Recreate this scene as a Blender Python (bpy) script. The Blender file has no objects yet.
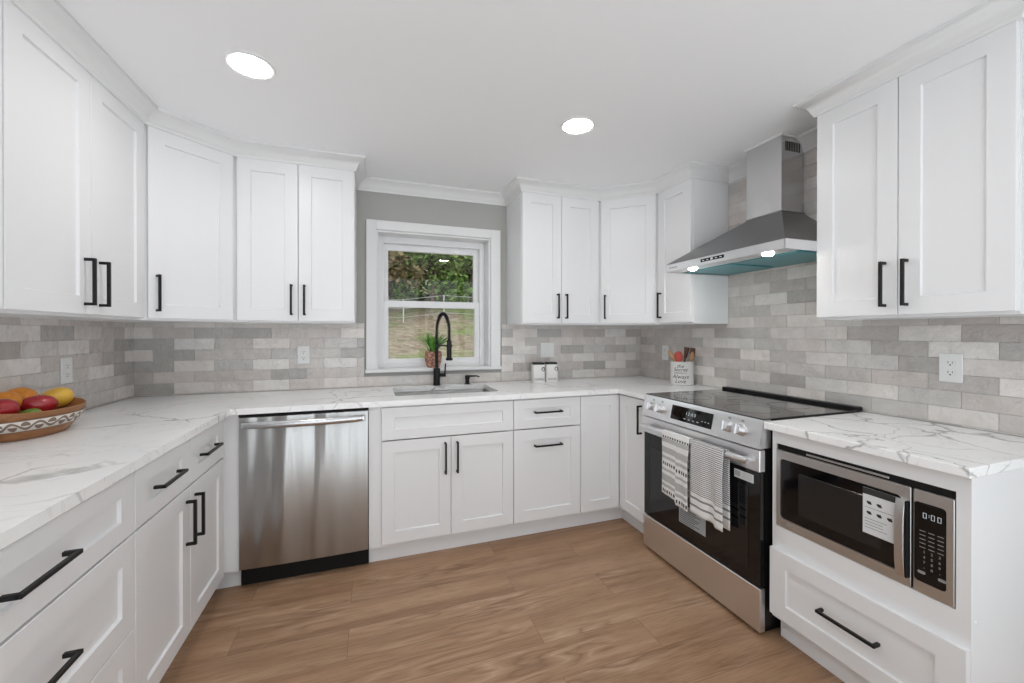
import bpy, bmesh, math, random
from math import sin, cos, pi, radians, sqrt, atan2
from mathutils import Vector, Matrix

C = bpy.context.scene
COL = C.collection

# ---------------------------------------------------------------- camera, sky, exposure
cam_data = bpy.data.cameras.new('camera')
cam = bpy.data.objects.new('camera', cam_data); COL.objects.link(cam)
cam_data.sensor_width = 36.0
cam_data.lens = 405.957 / 1024 * 36
cam_data.shift_x = -1.2257 / 1024
cam_data.shift_y = -7.5274 / 1024
cam_data.clip_start = 0.02; cam_data.clip_end = 200
cam.location = (1.3122, -2.9653, 1.2873)
cam.rotation_euler = (pi/2 - 0.003, 0.0, -0.3364)
C.camera = cam

world = bpy.data.worlds.new('world'); C.world = world
world.use_nodes = True
wn = world.node_tree.nodes
wt = world.node_tree
_tc = wt.nodes.new('ShaderNodeTexCoord'); _sp = wt.nodes.new('ShaderNodeSeparateXYZ'); _rp = wt.nodes.new('ShaderNodeValToRGB')
wt.links.new(_tc.outputs['Generated'], _sp.inputs[0])
_mr = wt.nodes.new('ShaderNodeMapRange'); _mr.inputs[1].default_value = -.15; _mr.inputs[2].default_value = .15
wt.links.new(_sp.outputs[2], _mr.inputs[0]); wt.links.new(_mr.outputs[0], _rp.inputs[0])
SKY, UPLIGHT = 1.7, 2.65      # overcast sky above, added glow below the horizon to brighten the ceiling
_rp.color_ramp.elements[0].color = (UPLIGHT * .925, UPLIGHT * .985, UPLIGHT * 1.03, 1)
_rp.color_ramp.elements[1].color = (SKY * .94, SKY * .985, SKY * 1.02, 1)
wt.links.new(_rp.outputs[0], wn['Background'].inputs[0])
wn['Background'].inputs[1].default_value = 1.0

C.view_settings.view_transform = 'Standard'
C.view_settings.look = 'None'
C.view_settings.gamma = 1.0
C.view_settings.use_curve_mapping = False
C.view_settings.exposure = 0.12
C.cycles.use_denoising = True
C.cycles.max_bounces = 10
C.cycles.diffuse_bounces = 6
C.cycles.glossy_bounces = 6
C.cycles.transparent_max_bounces = 12
C.cycles.sample_clamp_indirect = 6.0
LAMP = 64.0          # radiance of the ceiling downlights

# ---------------------------------------------------------------- measured layout (metres)
W = 3.525; ZC = 2.337
XLF, YBF, XRF = 0.643, -0.624, 2.887          # base door faces: left, back, right run
XLU, YBU, XRU = 0.3156, -0.341, 3.2073        # wall cabinet door faces
ZU, ZT = 1.346, 2.269
CT, CB = 0.914, 0.884
DWL, DWR = 0.689, 1.2986
SL, SR, DR = 1.3638, 2.1334, 2.5931
YL1, YL2, YL3 = -1.4422, -1.0497, -0.6657
ULA, ULG, ULB = -1.3795, -0.9916, -0.6091
ULX2, ULXG, ULX3 = 0.6065, 0.9139, 1.2187
URX0, URXG, URX1 = 2.2936, 2.5961, 2.9025
URY1, URY2 = -0.6118, -0.9248
UY0, UYG, UY1 = -1.6864, -1.9867, -2.2923
MY0, MY1 = -1.7141, -2.3141
MCY0, MCY1 = -1.7022, -2.3278
RX, RY0, RY1 = 2.858, -0.918, -1.697
WX0, WX1, WZ0, WZ1 = 1.2791, 2.2397, 1.0097, 2.0645
DM, DB = 0.689, 0.118
TOE = 0.069
YR = -3.45            # rear wall

rng = random.Random(7)

# ---------------------------------------------------------------- materials
def mat(name, color=(.8,.8,.8), rough=.5, metal=0.0, spec=.5, coat=0.0, coat_rough=.05, emit=None, es=1.0, trans=0.0, aniso=0.0):
    m = bpy.data.materials.new(name); m.use_nodes = True
    b = m.node_tree.nodes['Principled BSDF']
    b.inputs['Base Color'].default_value = (*color, 1)
    b.inputs['Roughness'].default_value = rough
    b.inputs['Metallic'].default_value = metal
    b.inputs['Specular IOR Level'].default_value = spec
    b.inputs['Coat Weight'].default_value = coat
    b.inputs['Coat Roughness'].default_value = coat_rough
    b.inputs['Anisotropic'].default_value = aniso
    if emit:
        b.inputs['Emission Color'].default_value = (*emit, 1)
        b.inputs['Emission Strength'].default_value = es
    m.use_fake_user = False
    return m

class NT:
    """small node-building helper"""
    def __init__(s, m):
        s.t = m.node_tree; s.b = s.t.nodes['Principled BSDF']
    def n(s, kind, **kw):
        nd = s.t.nodes.new(kind)
        for k, v in kw.items():
            if k in nd.inputs.keys(): nd.inputs[k].default_value = v
            else: setattr(nd, k, v)
        return nd
    def l(s, a, b): s.t.links.new(a, b)
    def math(s, op, a, b=None, c=None):
        nd = s.t.nodes.new('ShaderNodeMath'); nd.operation = op
        for i, v in enumerate((a, b, c)):
            if v is None: continue
            if isinstance(v, (int, float)): nd.inputs[i].default_value = v
            else: s.l(v, nd.inputs[i])
        return nd.outputs[0]
    def ramp(s, fac, stops, interp='LINEAR'):
        r = s.t.nodes.new('ShaderNodeValToRGB'); r.color_ramp.interpolation = interp
        e = r.color_ramp.elements
        while len(e) < len(stops): e.new(0.5)
        for i, (p, c) in enumerate(stops):
            e[i].position = p; e[i].color = (*c, 1) if len(c) == 3 else c
        s.l(fac, r.inputs[0]); return r.outputs[0]
    def mix(s, fac, a, b, mode='MIX'):
        x = s.t.nodes.new('ShaderNodeMix'); x.data_type = 'RGBA'; x.blend_type = mode
        for i, v in ((0, fac), (6, a), (7, b)):
            if isinstance(v, (int, float)): x.inputs[i].default_value = v
            elif isinstance(v, tuple): x.inputs[i].default_value = (*v, 1)
            else: s.l(v, x.inputs[i])
        return x.outputs[2]
    def obj(s, scale=(1,1,1), rot=(0,0,0), loc=(0,0,0)):
        tc = s.n('ShaderNodeTexCoord'); mp = s.n('ShaderNodeMapping')
        mp.inputs['Scale'].default_value = scale; mp.inputs['Rotation'].default_value = rot; mp.inputs['Location'].default_value = loc
        s.l(tc.outputs['Object'], mp.inputs[0]); return mp.outputs[0]
    def noise(s, vec, scale=5, detail=4, rough=.5, dist=0.0):
        x = s.n('ShaderNodeTexNoise'); s.l(vec, x.inputs['Vector'])
        x.inputs['Scale'].default_value = scale; x.inputs['Detail'].default_value = detail
        x.inputs['Roughness'].default_value = rough; x.inputs['Distortion'].default_value = dist
        return x.outputs['Fac']
    def bump(s, h, strength=.1, dist=.01):
        b = s.n('ShaderNodeBump'); b.inputs['Strength'].default_value = strength; b.inputs['Distance'].default_value = dist
        s.l(h, b.inputs['Height']); s.l(b.outputs[0], s.b.inputs['Normal'])

M = {}
M['cabinet'] = mat('white_lacquer', (.815, .818, .828), .33, spec=.45)
q = NT(M['cabinet']); q.bump(q.noise(q.obj(), 60, 2), .02, .002)
M['trim'] = mat('white_trim_paint', (.80, .80, .80), .4)
q = NT(M['trim']); q.bump(q.noise(q.obj(), 50, 2), .02, .002)
M['ceiling'] = mat('ceiling_paint', (.925, .93, .94), .9)
q = NT(M['ceiling']); q.bump(q.noise(q.obj(), 90, 3), .05, .002)
M['wall'] = mat('grey_wall_paint', (.42, .415, .395), .8)
q = NT(M['wall']); q.bump(q.noise(q.obj(), 120, 3), .05, .002)
M['black'] = mat('matte_black_metal', (.006, .006, .0065), .45, spec=.35)
q = NT(M['black']); q.bump(q.noise(q.obj(), 300, 2), .03, .001)
M['rubber'] = mat('dark_plastic', (.006, .006, .006), .6, spec=.25)
q = NT(M['rubber']); q.bump(q.noise(q.obj(), 200, 2), .03, .001)
M['glass_black'] = mat('black_glass', (.004, .004, .0045), .06, spec=.4, coat=.15, coat_rough=.03)
q = NT(M['glass_black']); q.bump(q.noise(q.obj(), 8, 2), .01, .002)
M['cooktop'] = mat('ceramic_glass', (.012, .012, .012), .09, spec=.6, coat=.6, coat_rough=.06)
q = NT(M['cooktop']); q.bump(q.noise(q.obj(), 10, 2), .015, .002)
M['white_plastic'] = mat('white_plastic', (.78, .78, .77), .35)
q = NT(M['white_plastic']); q.bump(q.noise(q.obj(), 100, 2), .02, .001)
M['slot'] = mat('socket_slot', (.03, .03, .03), .6)
M['vinyl'] = mat('white_vinyl', (.82, .82, .83), .35)
q = NT(M['vinyl']); q.bump(q.noise(q.obj(), 60, 2), .02, .001)

def steel(name, base, rough, scale, strength=.04, wave=None, aniso=0.0):
    m = mat(name, base, rough, 1.0)
    q = NT(m)
    h = q.noise(q.obj(scale), 1.0, 3, .6)
    b1 = q.n('ShaderNodeBump'); b1.inputs['Strength'].default_value = 1.0; b1.inputs['Distance'].default_value = .004*strength
    q.l(h, b1.inputs['Height']); q.l(b1.outputs[0], q.b.inputs['Normal'])
    if wave:
        b2 = q.n('ShaderNodeBump'); b2.inputs['Strength'].default_value = 1.0; b2.inputs['Distance'].default_value = wave[1]
        q.l(q.noise(q.obj(wave[0]), 1.0, 1, .4), b2.inputs['Height']); q.l(b2.outputs[0], b1.inputs['Normal'])
    q.l(q.math('ADD', q.math('MULTIPLY', q.noise(q.obj(scale), 1.5, 2), .03), rough - .015), q.b.inputs['Roughness'])
    if aniso:
        tg = q.n('ShaderNodeTangent'); tg.direction_type = 'RADIAL'; tg.axis = 'Z'; q.l(tg.outputs[0], q.b.inputs['Tangent'])
        q.b.inputs['Anisotropic'].default_value = aniso; q.b.inputs['Anisotropic Rotation'].default_value = .25
    return m
M['steel'] = steel('brushed_steel', (.60, .60, .61), .27, (6, 6, 900), .03)
M['steel_dw'] = steel('brushed_steel_dishwasher', (.46, .46, .455), .28, (4, 4, 700), .008, ((8, 1.0, .6), .045), .8)
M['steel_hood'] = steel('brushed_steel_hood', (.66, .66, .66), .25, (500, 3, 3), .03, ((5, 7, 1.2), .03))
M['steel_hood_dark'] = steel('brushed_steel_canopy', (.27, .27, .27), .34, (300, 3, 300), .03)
M['chrome'] = mat('chrome', (.72, .72, .73), .12, 1.0)
q = NT(M['chrome']); q.bump(q.noise(q.obj(), 40, 2), .01, .001)
M['hood_film'] = mat('teal_filter_film', (.05, .30, .34), .3, .25)
q = NT(M['hood_film']); q.bump(q.noise(q.obj(), 30, 3), .15, .004)
M['lens'] = mat('lit_lens', (.9, .9, .9), .5, emit=(1.0, .985, .965), es=LAMP)
M['led'] = mat('hood_led', (.9, .9, .9), .5, emit=(1.0, .97, .92), es=70.0)
M['digit'] = mat('lit_digits', (.6, .65, .7), .5, emit=(.75, .85, .9), es=.13)
M['screen_glow'] = mat('screen_glyphs', (.3, .3, .3), .5, emit=(.6, .7, .72), es=.5)
M['grout'] = mat('grout', (.56, .54, .52), .9)
q = NT(M['grout']); q.bump(q.noise(q.obj(), 200, 3), .1, .002)

# tiles: tone from the tile's own colour attribute, wavy glazed surface
M['tile'] = mat('glazed_tile', (.4, .4, .4), .16, spec=.5)
q = NT(M['tile'])
at = q.n('ShaderNodeVertexColor'); at.layer_name = 'tone'
nz = q.noise(q.obj((1, 1, 1)), 14, 4, .6)
cl = q.mix(.35, at.outputs[0], q.ramp(nz, [(.3, (.62, .60, .58)), (.7, (1, 1, 1))]), 'MULTIPLY')
q.l(cl, q.b.inputs['Base Color'])
hh = q.math('ADD', q.noise(q.obj(), 22, 2, .5), q.math('MULTIPLY', q.noise(q.obj(), 75, 3, .6), .35))
q.bump(hh, .42, .02)
q.l(q.math('ADD', q.math('MULTIPLY', q.noise(q.obj(), 9, 2), .22), .05), q.b.inputs['Roughness'])

# quartz worktop
def quartz(name, lo, hi, vs, off, amt):
    m = mat(name, (.8, .8, .8), .22, spec=.5)
    q = NT(m)
    v0 = q.obj((1, 1, 1))
    nd = q.n('ShaderNodeTexNoise'); nd.inputs['Scale'].default_value = 3.0; nd.inputs['Detail'].default_value = 5
    q.l(v0, nd.inputs['Vector'])
    vm = q.n('ShaderNodeVectorMath', operation='MULTIPLY_ADD'); q.l(nd.outputs['Color'], vm.inputs[0]); vm.inputs[1].default_value = (.34, .34, .34)
    q.l(v0, vm.inputs[2])
    vo = q.n('ShaderNodeTexVoronoi', feature='DISTANCE_TO_EDGE'); vo.inputs['Scale'].default_value = vs
    q.l(vm.outputs[0], vo.inputs['Vector'])
    wid = q.math('ADD', .004, q.math('MULTIPLY', q.math('POWER', q.noise(v0, 6, 3), 4.0), .30))
    vein = q.math('SUBTRACT', 1.0, q.math('MINIMUM', q.math('DIVIDE', vo.outputs[0], wid), 1.0))
    mask = q.ramp(q.noise(q.obj((1.1, 1.1, 1.1), loc=off), 2.1, 3), [(lo, (0, 0, 0)), (hi, (1, 1, 1))])
    vein = q.math('MULTIPLY', vein, q.math('MULTIPLY', mask, amt))
    fine = q.math('ABSOLUTE', q.math('SUBTRACT', q.noise(q.obj((1, 1.6, 1), (0, 0, .6)), 2.6, 6, .55, 1.2), .5))
    fine = q.math('MULTIPLY', q.math('SUBTRACT', 1.0, q.math('MINIMUM', q.math('DIVIDE', fine, .012), 1.0)), q.math('MULTIPLY', q.noise(v0, 4.0, 2), .45))
    cloud = q.noise(v0, 3, 4)
    basec = q.ramp(cloud, [(.3, (.89, .89, .895)), (.7, (.94, .94, .935))])
    c1 = q.mix(vein, basec, (.27, .265, .255)); c1 = q.mix(fine, c1, (.42, .415, .40))
    q.l(c1, q.b.inputs['Base Color'])
    return m
M['quartz'] = quartz('veined_quartz', .46, .62, 3.1, (3.1, 1.7, 0), .7)
M['quartz_net'] = quartz('net_veined_quartz', .26, .46, 4.2, (.4, 2.2, 0), .8)

# plank floor, boards along x
M['floor'] = mat('oak_plank_floor', (.3, .2, .13), .42, spec=.4)
q = NT(M['floor'])
br = q.n('ShaderNodeTexBrick'); br.offset = .37; br.offset_frequency = 2; br.squash = 1.0
br.inputs['Scale'].default_value = 1.0; br.inputs['Brick Width'].default_value = 1.22; br.inputs['Row Height'].default_value = .178
br.inputs['Mortar Size'].default_value = .0014; br.inputs['Mortar Smooth'].default_value = .2; br.inputs['Bias'].default_value = 0
br.inputs['Color1'].default_value = (0, 0, 0, 1); br.inputs['Color2'].default_value = (1, 1, 1, 1); br.inputs['Mortar'].default_value = (.5, .5, .5, 1)
q.l(q.obj((1, 1, 1)), br.inputs['Vector'])
sh = q.n('ShaderNodeVectorMath', operation='SCALE'); q.l(br.outputs['Color'], sh.inputs[0]); sh.inputs['Scale'].default_value = 9.0
gv = q.n('ShaderNodeVectorMath', operation='ADD'); q.l(q.obj((1, 1, 1)), gv.inputs[0]); q.l(sh.outputs[0], gv.inputs[1])
def stretched(sx, sy):
    mp = q.n('ShaderNodeMapping'); mp.inputs['Scale'].default_value = (sx, sy, 1); q.l(gv.outputs[0], mp.inputs[0]); return mp.outputs[0]
broad = q.noise(stretched(.6, 9), 1.0, 4, .55, 1.0)
rings = q.math('FRACT', q.math('MULTIPLY', q.noise(stretched(1.0, 7.5), 1.0, 3, .5, .4), 9.0))
rings = q.math('ABSOLUTE', q.math('SUBTRACT', rings, .5))
fibre = q.noise(stretched(9, 210), 1.0, 4, .7)
col = q.ramp(broad, [(.28, (.30, .168, .094)), (.5, (.42, .253, .148)), (.72, (.51, .325, .202))])
knot = q.ramp(q.noise(stretched(1.3, 4.5), 1.0, 2, .5), [(.52, (.12, .12, .12)), (.66, (1, 1, 1))])
ringw = q.math('MULTIPLY', q.math('POWER', q.math('MULTIPLY', rings, 2.0), 3.0), knot)
col = q.mix(q.math('MULTIPLY', ringw, .60), col, (.60, .42, .29))
col = q.mix(q.math('MULTIPLY', q.math('POWER', q.math('SUBTRACT', 1.0, q.math('MULTIPLY', rings, 2.0)), 4.0), q.math('MULTIPLY', knot, .5)), col, (.15, .075, .04))
col = q.mix(.38, col, q.ramp(fibre, [(.34, (.30, .26, .23)), (.56, (1, 1, 1))]), 'MULTIPLY')
col = q.mix(.30, col, q.ramp(br.outputs['Color'], [(0, (.70, .70, .70)), (1, (1.0, 1.0, 1.0))]), 'MULTIPLY')
col = q.mix(q.math('MULTIPLY', br.outputs['Fac'], .45), col, (.06, .035, .02))
q.l(col, q.b.inputs['Base Color'])
q.bump(q.math('ADD', q.math('MULTIPLY', fibre, .5), q.math('MULTIPLY', br.outputs['Fac'], -1.2)), .12, .003)

def woody(name, c1, c2, rough=.5, sc=(4, 40, 40)):
    m = mat(name, c2, rough); q = NT(m)
    f = q.noise(q.obj(sc), 1.0, 4, .6, .8)
    q.l(q.ramp(f, [(.3, c1), (.7, c2)]), q.b.inputs['Base Color']); q.bump(f, .1, .002)
    return m
def mottled(name, c1, c2, rough=.4, scale=18, coat=0.0):
    m = mat(name, c2, rough, coat=coat); q = NT(m)
    f = q.noise(q.obj(), scale, 3, .6)
    q.l(q.ramp(f, [(.35, c1), (.65, c2)]), q.b.inputs['Base Color']); q.bump(f, .04, .003)
    return m

# ---------------------------------------------------------------- mesh helpers
class MB:
    def __init__(s): s.bm = bmesh.new()
    def box(s, x0, x1, y0, y1, z0, z1, bev=0.0, seg=1, mi=0):
        x0, x1 = sorted((x0, x1)); y0, y1 = sorted((y0, y1)); z0, z1 = sorted((z0, z1))
        vs = [s.bm.verts.new((x, y, z)) for x in (x0, x1) for y in (y0, y1) for z in (z0, z1)]
        fs = [s.bm.faces.new([vs[i] for i in f]) for f in ((0,1,3,2),(4,6,7,5),(0,4,5,1),(2,3,7,6),(0,2,6,4),(1,5,7,3))]
        for f in fs: f.material_index = mi
        if bev:
            es = list({e for f in fs for e in f.edges})
            r = bmesh.ops.bevel(s.bm, geom=es, offset=bev, segments=seg, affect='EDGES', profile=.5)
            for f in r['faces']: f.material_index = mi
        return s
    def poly(s, pts, z0, z1):
        a = [s.bm.verts.new((x, y, z0)) for x, y in pts]; b = [s.bm.verts.new((x, y, z1)) for x, y in pts]
        n = len(pts)
        s.bm.faces.new(list(reversed(a))); s.bm.faces.new(b)
        for i in range(n): s.bm.faces.new((a[i], a[(i+1) % n], b[(i+1) % n], b[i]))
        return s
    def loft(s, rings, cap0=True, cap1=True, closed=False):
        R = [[s.bm.verts.new(p) for p in r] for r in rings]; n = len(R[0])
        m = len(R)
        for k in range(m if closed else m - 1):
            A, B = R[k], R[(k+1) % m]
            for i in range(n): s.bm.faces.new((A[i], A[(i+1) % n], B[(i+1) % n], B[i]))
        if not closed:
            if cap0: s.bm.faces.new(list(reversed(R[0])))
            if cap1: s.bm.faces.new(R[-1])
        return s
    def lathe(s, prof, n=32, c=(0, 0, 0), sx=1.0, sy=1.0, cap=True):
        rings = [[(c[0] + r*cos(2*pi*i/n)*sx, c[1] + r*sin(2*pi*i/n)*sy, c[2] + z) for i in range(n)] for r, z in prof]
        return s.loft(rings, cap, cap)
    def tube(s, pts, r, n=10, square=False, cap=True):
        P = [Vector(p) for p in pts]; rr = r if isinstance(r, (list, tuple)) else [r]*len(P)
        rings = []; up = None
        for i, p in enumerate(P):
            if i == 0: t = (P[1]-P[0]).normalized()
            elif i == len(P)-1: t = (P[-1]-P[-2]).normalized()
            else: t = ((P[i+1]-P[i]).normalized() + (P[i]-P[i-1]).normalized()).normalized()
            if up is None:
                up = Vector((0, 0, 1)) if abs(t.z) < .9 else Vector((1, 0, 0))
            a = up - t*up.dot(t); a.normalize(); up = a; b = t.cross(a)
            rings.append([tuple(p + (a*cos(2*pi*k/n + (pi/4 if square else 0)) + b*sin(2*pi*k/n + (pi/4 if square else 0)))*rr[i]) for k in range(n)])
        return s.loft(rings, cap, cap)
    def ell(s, c, r, rot=None, n=24, m=14, pw=1.0, shape=None):
        rings = []
        for j in range(1, m):
            th = pi*j/m
            ring = []
            for i in range(n):
                ph = 2*pi*i/n
                v = Vector((sin(th)*cos(ph), sin(th)*sin(ph), -cos(th)))
                if shape: v = shape(v)
                v = Vector((v.x*r[0], v.y*r[1], v.z*r[2]))
                if rot: v = rot @ v
                ring.append((c[0]+v.x, c[1]+v.y, c[2]+v.z))
            rings.append(ring)
        return s.loft(rings)
    def sweep(s, path, prof, side=1):
        """prof: (out, z) closed outline; path 2-d; out goes to the right of travel when side=1"""
        P = [Vector(p) for p in path]; mit = []
        for i in range(len(P)):
            ns = []
            if i > 0: d = (P[i]-P[i-1]).normalized(); ns.append(Vector((d.y, -d.x))*side)
            if i < len(P)-1: d = (P[i+1]-P[i]).normalized(); ns.append(Vector((d.y, -d.x))*side)
            mit.append(ns[0] if len(ns) == 1 else (ns[0]+ns[1])/(1+ns[0].dot(ns[1])))
        return s.loft([[(p.x + m.x*o, p.y + m.y*o, z) for o, z in prof] for p, m in zip(P, mit)])
    def build(s, name, m, parent=None, smooth=False, mats=None):
        bmesh.ops.recalc_face_normals(s.bm, faces=s.bm.faces[:])
        me = bpy.data.meshes.new(name); s.bm.to_mesh(me); s.bm.free()
        for x in (mats or [m]): me.materials.append(x)
        if smooth:
            for p in me.polygons: p.use_smooth = True
            me.set_sharp_from_angle(angle=radians(38)) if hasattr(me, 'set_sharp_from_angle') else None
        o = bpy.data.objects.new(name, me); COL.objects.link(o)
        if parent: o.parent = parent
        return o

def tag(o, label=None, cat=None, group=None, kind=None):
    if label: o['label'] = label
    if cat: o['category'] = cat
    if group: o['group'] = group
    if kind: o['kind'] = kind
    return o
def thing(name, label, cat, loc=(0, 0, 0), rz=0.0, group=None, kind=None):
    o = bpy.data.objects.new(name, None); COL.objects.link(o)
    o.location = loc; o.rotation_euler = (0, 0, rz); o.empty_display_size = .05
    return tag(o, label, cat, group, kind)
def structure(o): o['kind'] = 'structure'; return o
def origin_to(o, p):
    """give a one-mesh thing its base as origin"""
    o.data.transform(Matrix.Translation(-Vector(p))); o.location = p; return o

def text_mesh(s, size, extrude=.0004, shear=0.0, align='CENTER'):
    cu = bpy.data.curves.new('lettering', 'FONT'); cu.body = s; cu.size = size; cu.extrude = extrude
    cu.align_x = align; cu.align_y = 'CENTER'; cu.shear = shear; cu.resolution_u = 3
    o = bpy.data.objects.new('lettering', cu); COL.objects.link(o)
    me = bpy.data.meshes.new_from_object(o)
    bpy.data.objects.remove(o); bpy.data.curves.remove(cu)
    return me
def add_text(mb, s, size, f, shear=0.0, extrude=.0004, align='CENTER', bold=0):
    """f maps (x, y, out) of the flat lettering to a local point"""
    me = text_mesh(s, size, extrude, shear, align)
    vs = [mb.bm.verts.new(f(v.co.x, v.co.y, v.co.z)) for v in me.vertices]
    for p in me.polygons:
        try: mb.bm.faces.new([vs[i] for i in p.vertices])
        except ValueError: pass
    bpy.data.meshes.remove(me)

# ---------------------------------------------------------------- room shell
b = MB(); b.box(-.15, W + .15, YR - .15, .25, -.12, 0); structure(b.build('floor', M['floor']))
b = MB(); b.box(-.15, W + .15, YR - .15, .25, ZC, ZC + .12); structure(b.build('ceiling', M['ceiling']))
HX0, HX1, HZ0, HZ1 = WX0 + .066, WX1 - .076, WZ0 + .022, WZ1 - .066    # window hole
b = MB()
b.box(-.15, HX0, 0, .23, 0, ZC); b.box(HX1, W + .15, 0, .23, 0, ZC); b.box(HX0, HX1, 0, .23, 0, HZ0); b.box(HX0, HX1, 0, .23, HZ1, ZC)
structure(b.build('wall_back', M['wall']))
b = MB(); b.box(-.15, 0, YR, 0, 0, ZC); structure(b.build('wall_left', M['wall']))
b = MB(); b.box(W, W + .15, YR, 0, 0, ZC); structure(b.build('wall_right', M['wall']))
b = MB(); DO0, DO1, DOZ = .10, 3.42, 2.25
b.box(0, DO0, YR - .15, YR, 0, ZC); b.box(DO1, W, YR - .15, YR, 0, ZC); b.box(DO0, DO1, YR - .15, YR, DOZ, ZC)
structure(b.build('wall_rear', M['wall']))
M['mullion_dark'] = mat('dark_mullion', (.03, .028, .026), .4); q = NT(M['mullion_dark']); q.bump(q.noise(q.obj(), 80, 2), .02, .001)
b = MB(); PW = (DO1 - DO0)/5
for k in range(6): b.box(DO0 + k*PW - (.0 if k == 0 else .045), DO0 + k*PW + (.0 if k == 5 else .045), YR - .10, YR - .02, .051, DOZ - .081, .003)
b.box(DO0, DO1, YR - .10, YR - .02, DOZ - .08, DOZ, .004); b.box(DO0, DO1, YR - .10, YR - .02, 0, .05, .004)
structure(b.build('added_mullions', M['mullion_dark']))  # unseen dark mullions added to streak the reflections in the steel
b = MB(); b.box(0, .014, YR, -2.25, 0, .10, .003); structure(b.build('baseboard_left', M['trim']))
b = MB(); b.box(W - .014, W, YR, MY1 - .02, 0, .10, .003); structure(b.build('baseboard_right', M['trim']))

# wall tiles -------------------------------------------------------
TONE = {'V': .86, 'L': .79, 'l': .71, 'm': .655, 'M': .60, 'd': .54, 'D': .485}
TL, TH, ZROW = .2043, .0663, 1.3185
def tile_wall(name, mapf, u0, u1, z0, z1, spec, seed, holes=()):
    """spec: {row: (first_edge_index, tones)}; edges at phase + n*TL; mapf(u, d, z) -> world"""
    r = random.Random(seed); bm = bmesh.new(); lay = bm.loops.layers.float_color.new('tone')
    def quadbox(a0, a1, b0, b1, colr):
        g = .0006; e = .0010; t = .0085
        if a1 - a0 < .006 or b1 - b0 < .006: return
        o = [(a0+g, b0+g), (a1-g, b0+g), (a1-g, b1-g), (a0+g, b1-g)]
        i_ = [(a0+g+e, b0+g+e), (a1-g-e, b0+g+e), (a1-g-e, b1-g-e), (a0+g+e, b1-g-e)]
        A = [bm.verts.new(mapf(u, 0, z)) for u, z in o]; B = [bm.verts.new(mapf(u, t-e, z)) for u, z in o]; D = [bm.verts.new(mapf(u, t, z)) for u, z in i_]
        fs = [bm.faces.new(D)]
        for k in range(4):
            fs.append(bm.faces.new((A[k], A[(k+1) % 4], B[(k+1) % 4], B[k]))); fs.append(bm.faces.new((B[k], B[(k+1) % 4], D[(k+1) % 4], D[k])))
        for f in fs:
            for lp in f.loops: lp[lay] = colr
    kmin = -int(math.ceil((z1 - ZROW)/TH)); kmax = int(math.ceil((ZROW - z0)/TH))
    for k in range(kmin, kmax + 1):
        zb = ZROW - TH*(k+1); zt = zb + TH
        b0, b1 = max(zb, z0), min(zt, z1)
        if b1 - b0 < .004: continue
        ph = spec['phase'] + (0 if k % 2 else .5)*TL
        n0 = math.floor((u0 - ph)/TL) - 1
        tones = spec.get(k)
        for n in range(n0, n0 + int((u1-u0)/TL) + 4):
            a0, a1 = max(ph + n*TL, u0), min(ph + (n+1)*TL, u1)
            if a1 - a0 < .004: continue
            t = None
            if tones:
                first, s = tones
                j = n - round((first - ph)/TL)
                if 0 <= j < len(s): t = s[j]
            t = t if t and t != '.' else r.choice('LlmMMdml')
            val = TONE[t]*r.uniform(.96, 1.04); w = r.uniform(-.2, 1.1) if t not in 'VL' else r.uniform(-.3, .6)
            colr = (val*(1 + .019*w), val*(.962 - .018*w), val*(.925 - .034*w), 1)
            pieces = [(a0, a1, b0, b1)]
            for (h0, h1, g0, g1) in holes:
                nxt = []
                for (p0, p1, q0, q1) in pieces:
                    if p1 <= h0 or p0 >= h1 or q1 <= g0 or q0 >= g1: nxt.append((p0, p1, q0, q1)); continue
                    if p0 < h0: nxt.append((p0, h0, q0, q1))
                    if p1 > h1: nxt.append((h1, p1, q0, q1))
                    m0, m1 = max(p0, h0), min(p1, h1)
                    if q0 < g0: nxt.append((m0, m1, q0, g0))
                    if q1 > g1: nxt.append((m0, m1, g1, q1))
                pieces = nxt
            for p in pieces: quadbox(*p, colr)
    # grout bed
    def bed(h0, h1, g0, g1):
        vs = [bm.verts.new(mapf(u, .0045, z)) for u, z in ((h0, g0), (h1, g0), (h1, g1), (h0, g1))]; f = bm.faces.new(vs); f.material_index = 1
    if holes:
        h0, h1, g0, g1 = holes[0]
        bed(u0, h0, z0, z1); bed(h1, u1, z0, z1); bed(h0, h1, z0, g0)
    else: bed(u0, u1, z0, z1)
    bmesh.ops.recalc_face_normals(bm, faces=bm.faces[:])
    me = bpy.data.meshes.new(name); bm.to_mesh(me); bm.free(); me.materials.append(M['tile']); me.materials.append(M['grout'])
    o = bpy.data.objects.new(name, me); COL.objects.link(o); return structure(o)
ZTILE = 1.352
spec_back = {'phase': .608 - 3*TL,
 -1: (.608-3*TL, 'mLmlmmml' + 'mlMmmMMm'),
 0: (-.107, 'LMdDmmL' + 'mlmm' + 'DlDMdLd'),
 1: (.608-3*TL, 'DLMLmlD' + 'mlml' + 'lMlmmLml'),
 2: (-.107, 'lDmmMmD' + 'mmmm' + 'DLmDMdmm'),
 3: (.608-3*TL, 'DLMVmLm' + 'mmml' + 'LMmLmLm'),
 4: (-.107, 'dlMmDmm' + 'mmmm' + 'LDmmDLdm'),
 5: (.608-3*TL, 'DLlVlVl' + 'mlml' + 'mLMLlmm'),
 6: (-.107, 'mmmlmlmlmlmlmmmmmm')}
tile_wall('backsplash_back', lambda u, d, z: (u, -d, z), 0, W, CT, ZTILE, spec_back, 3, [(WX0 - .012, WX1 + .012, WZ0 - .024, 3)])
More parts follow.
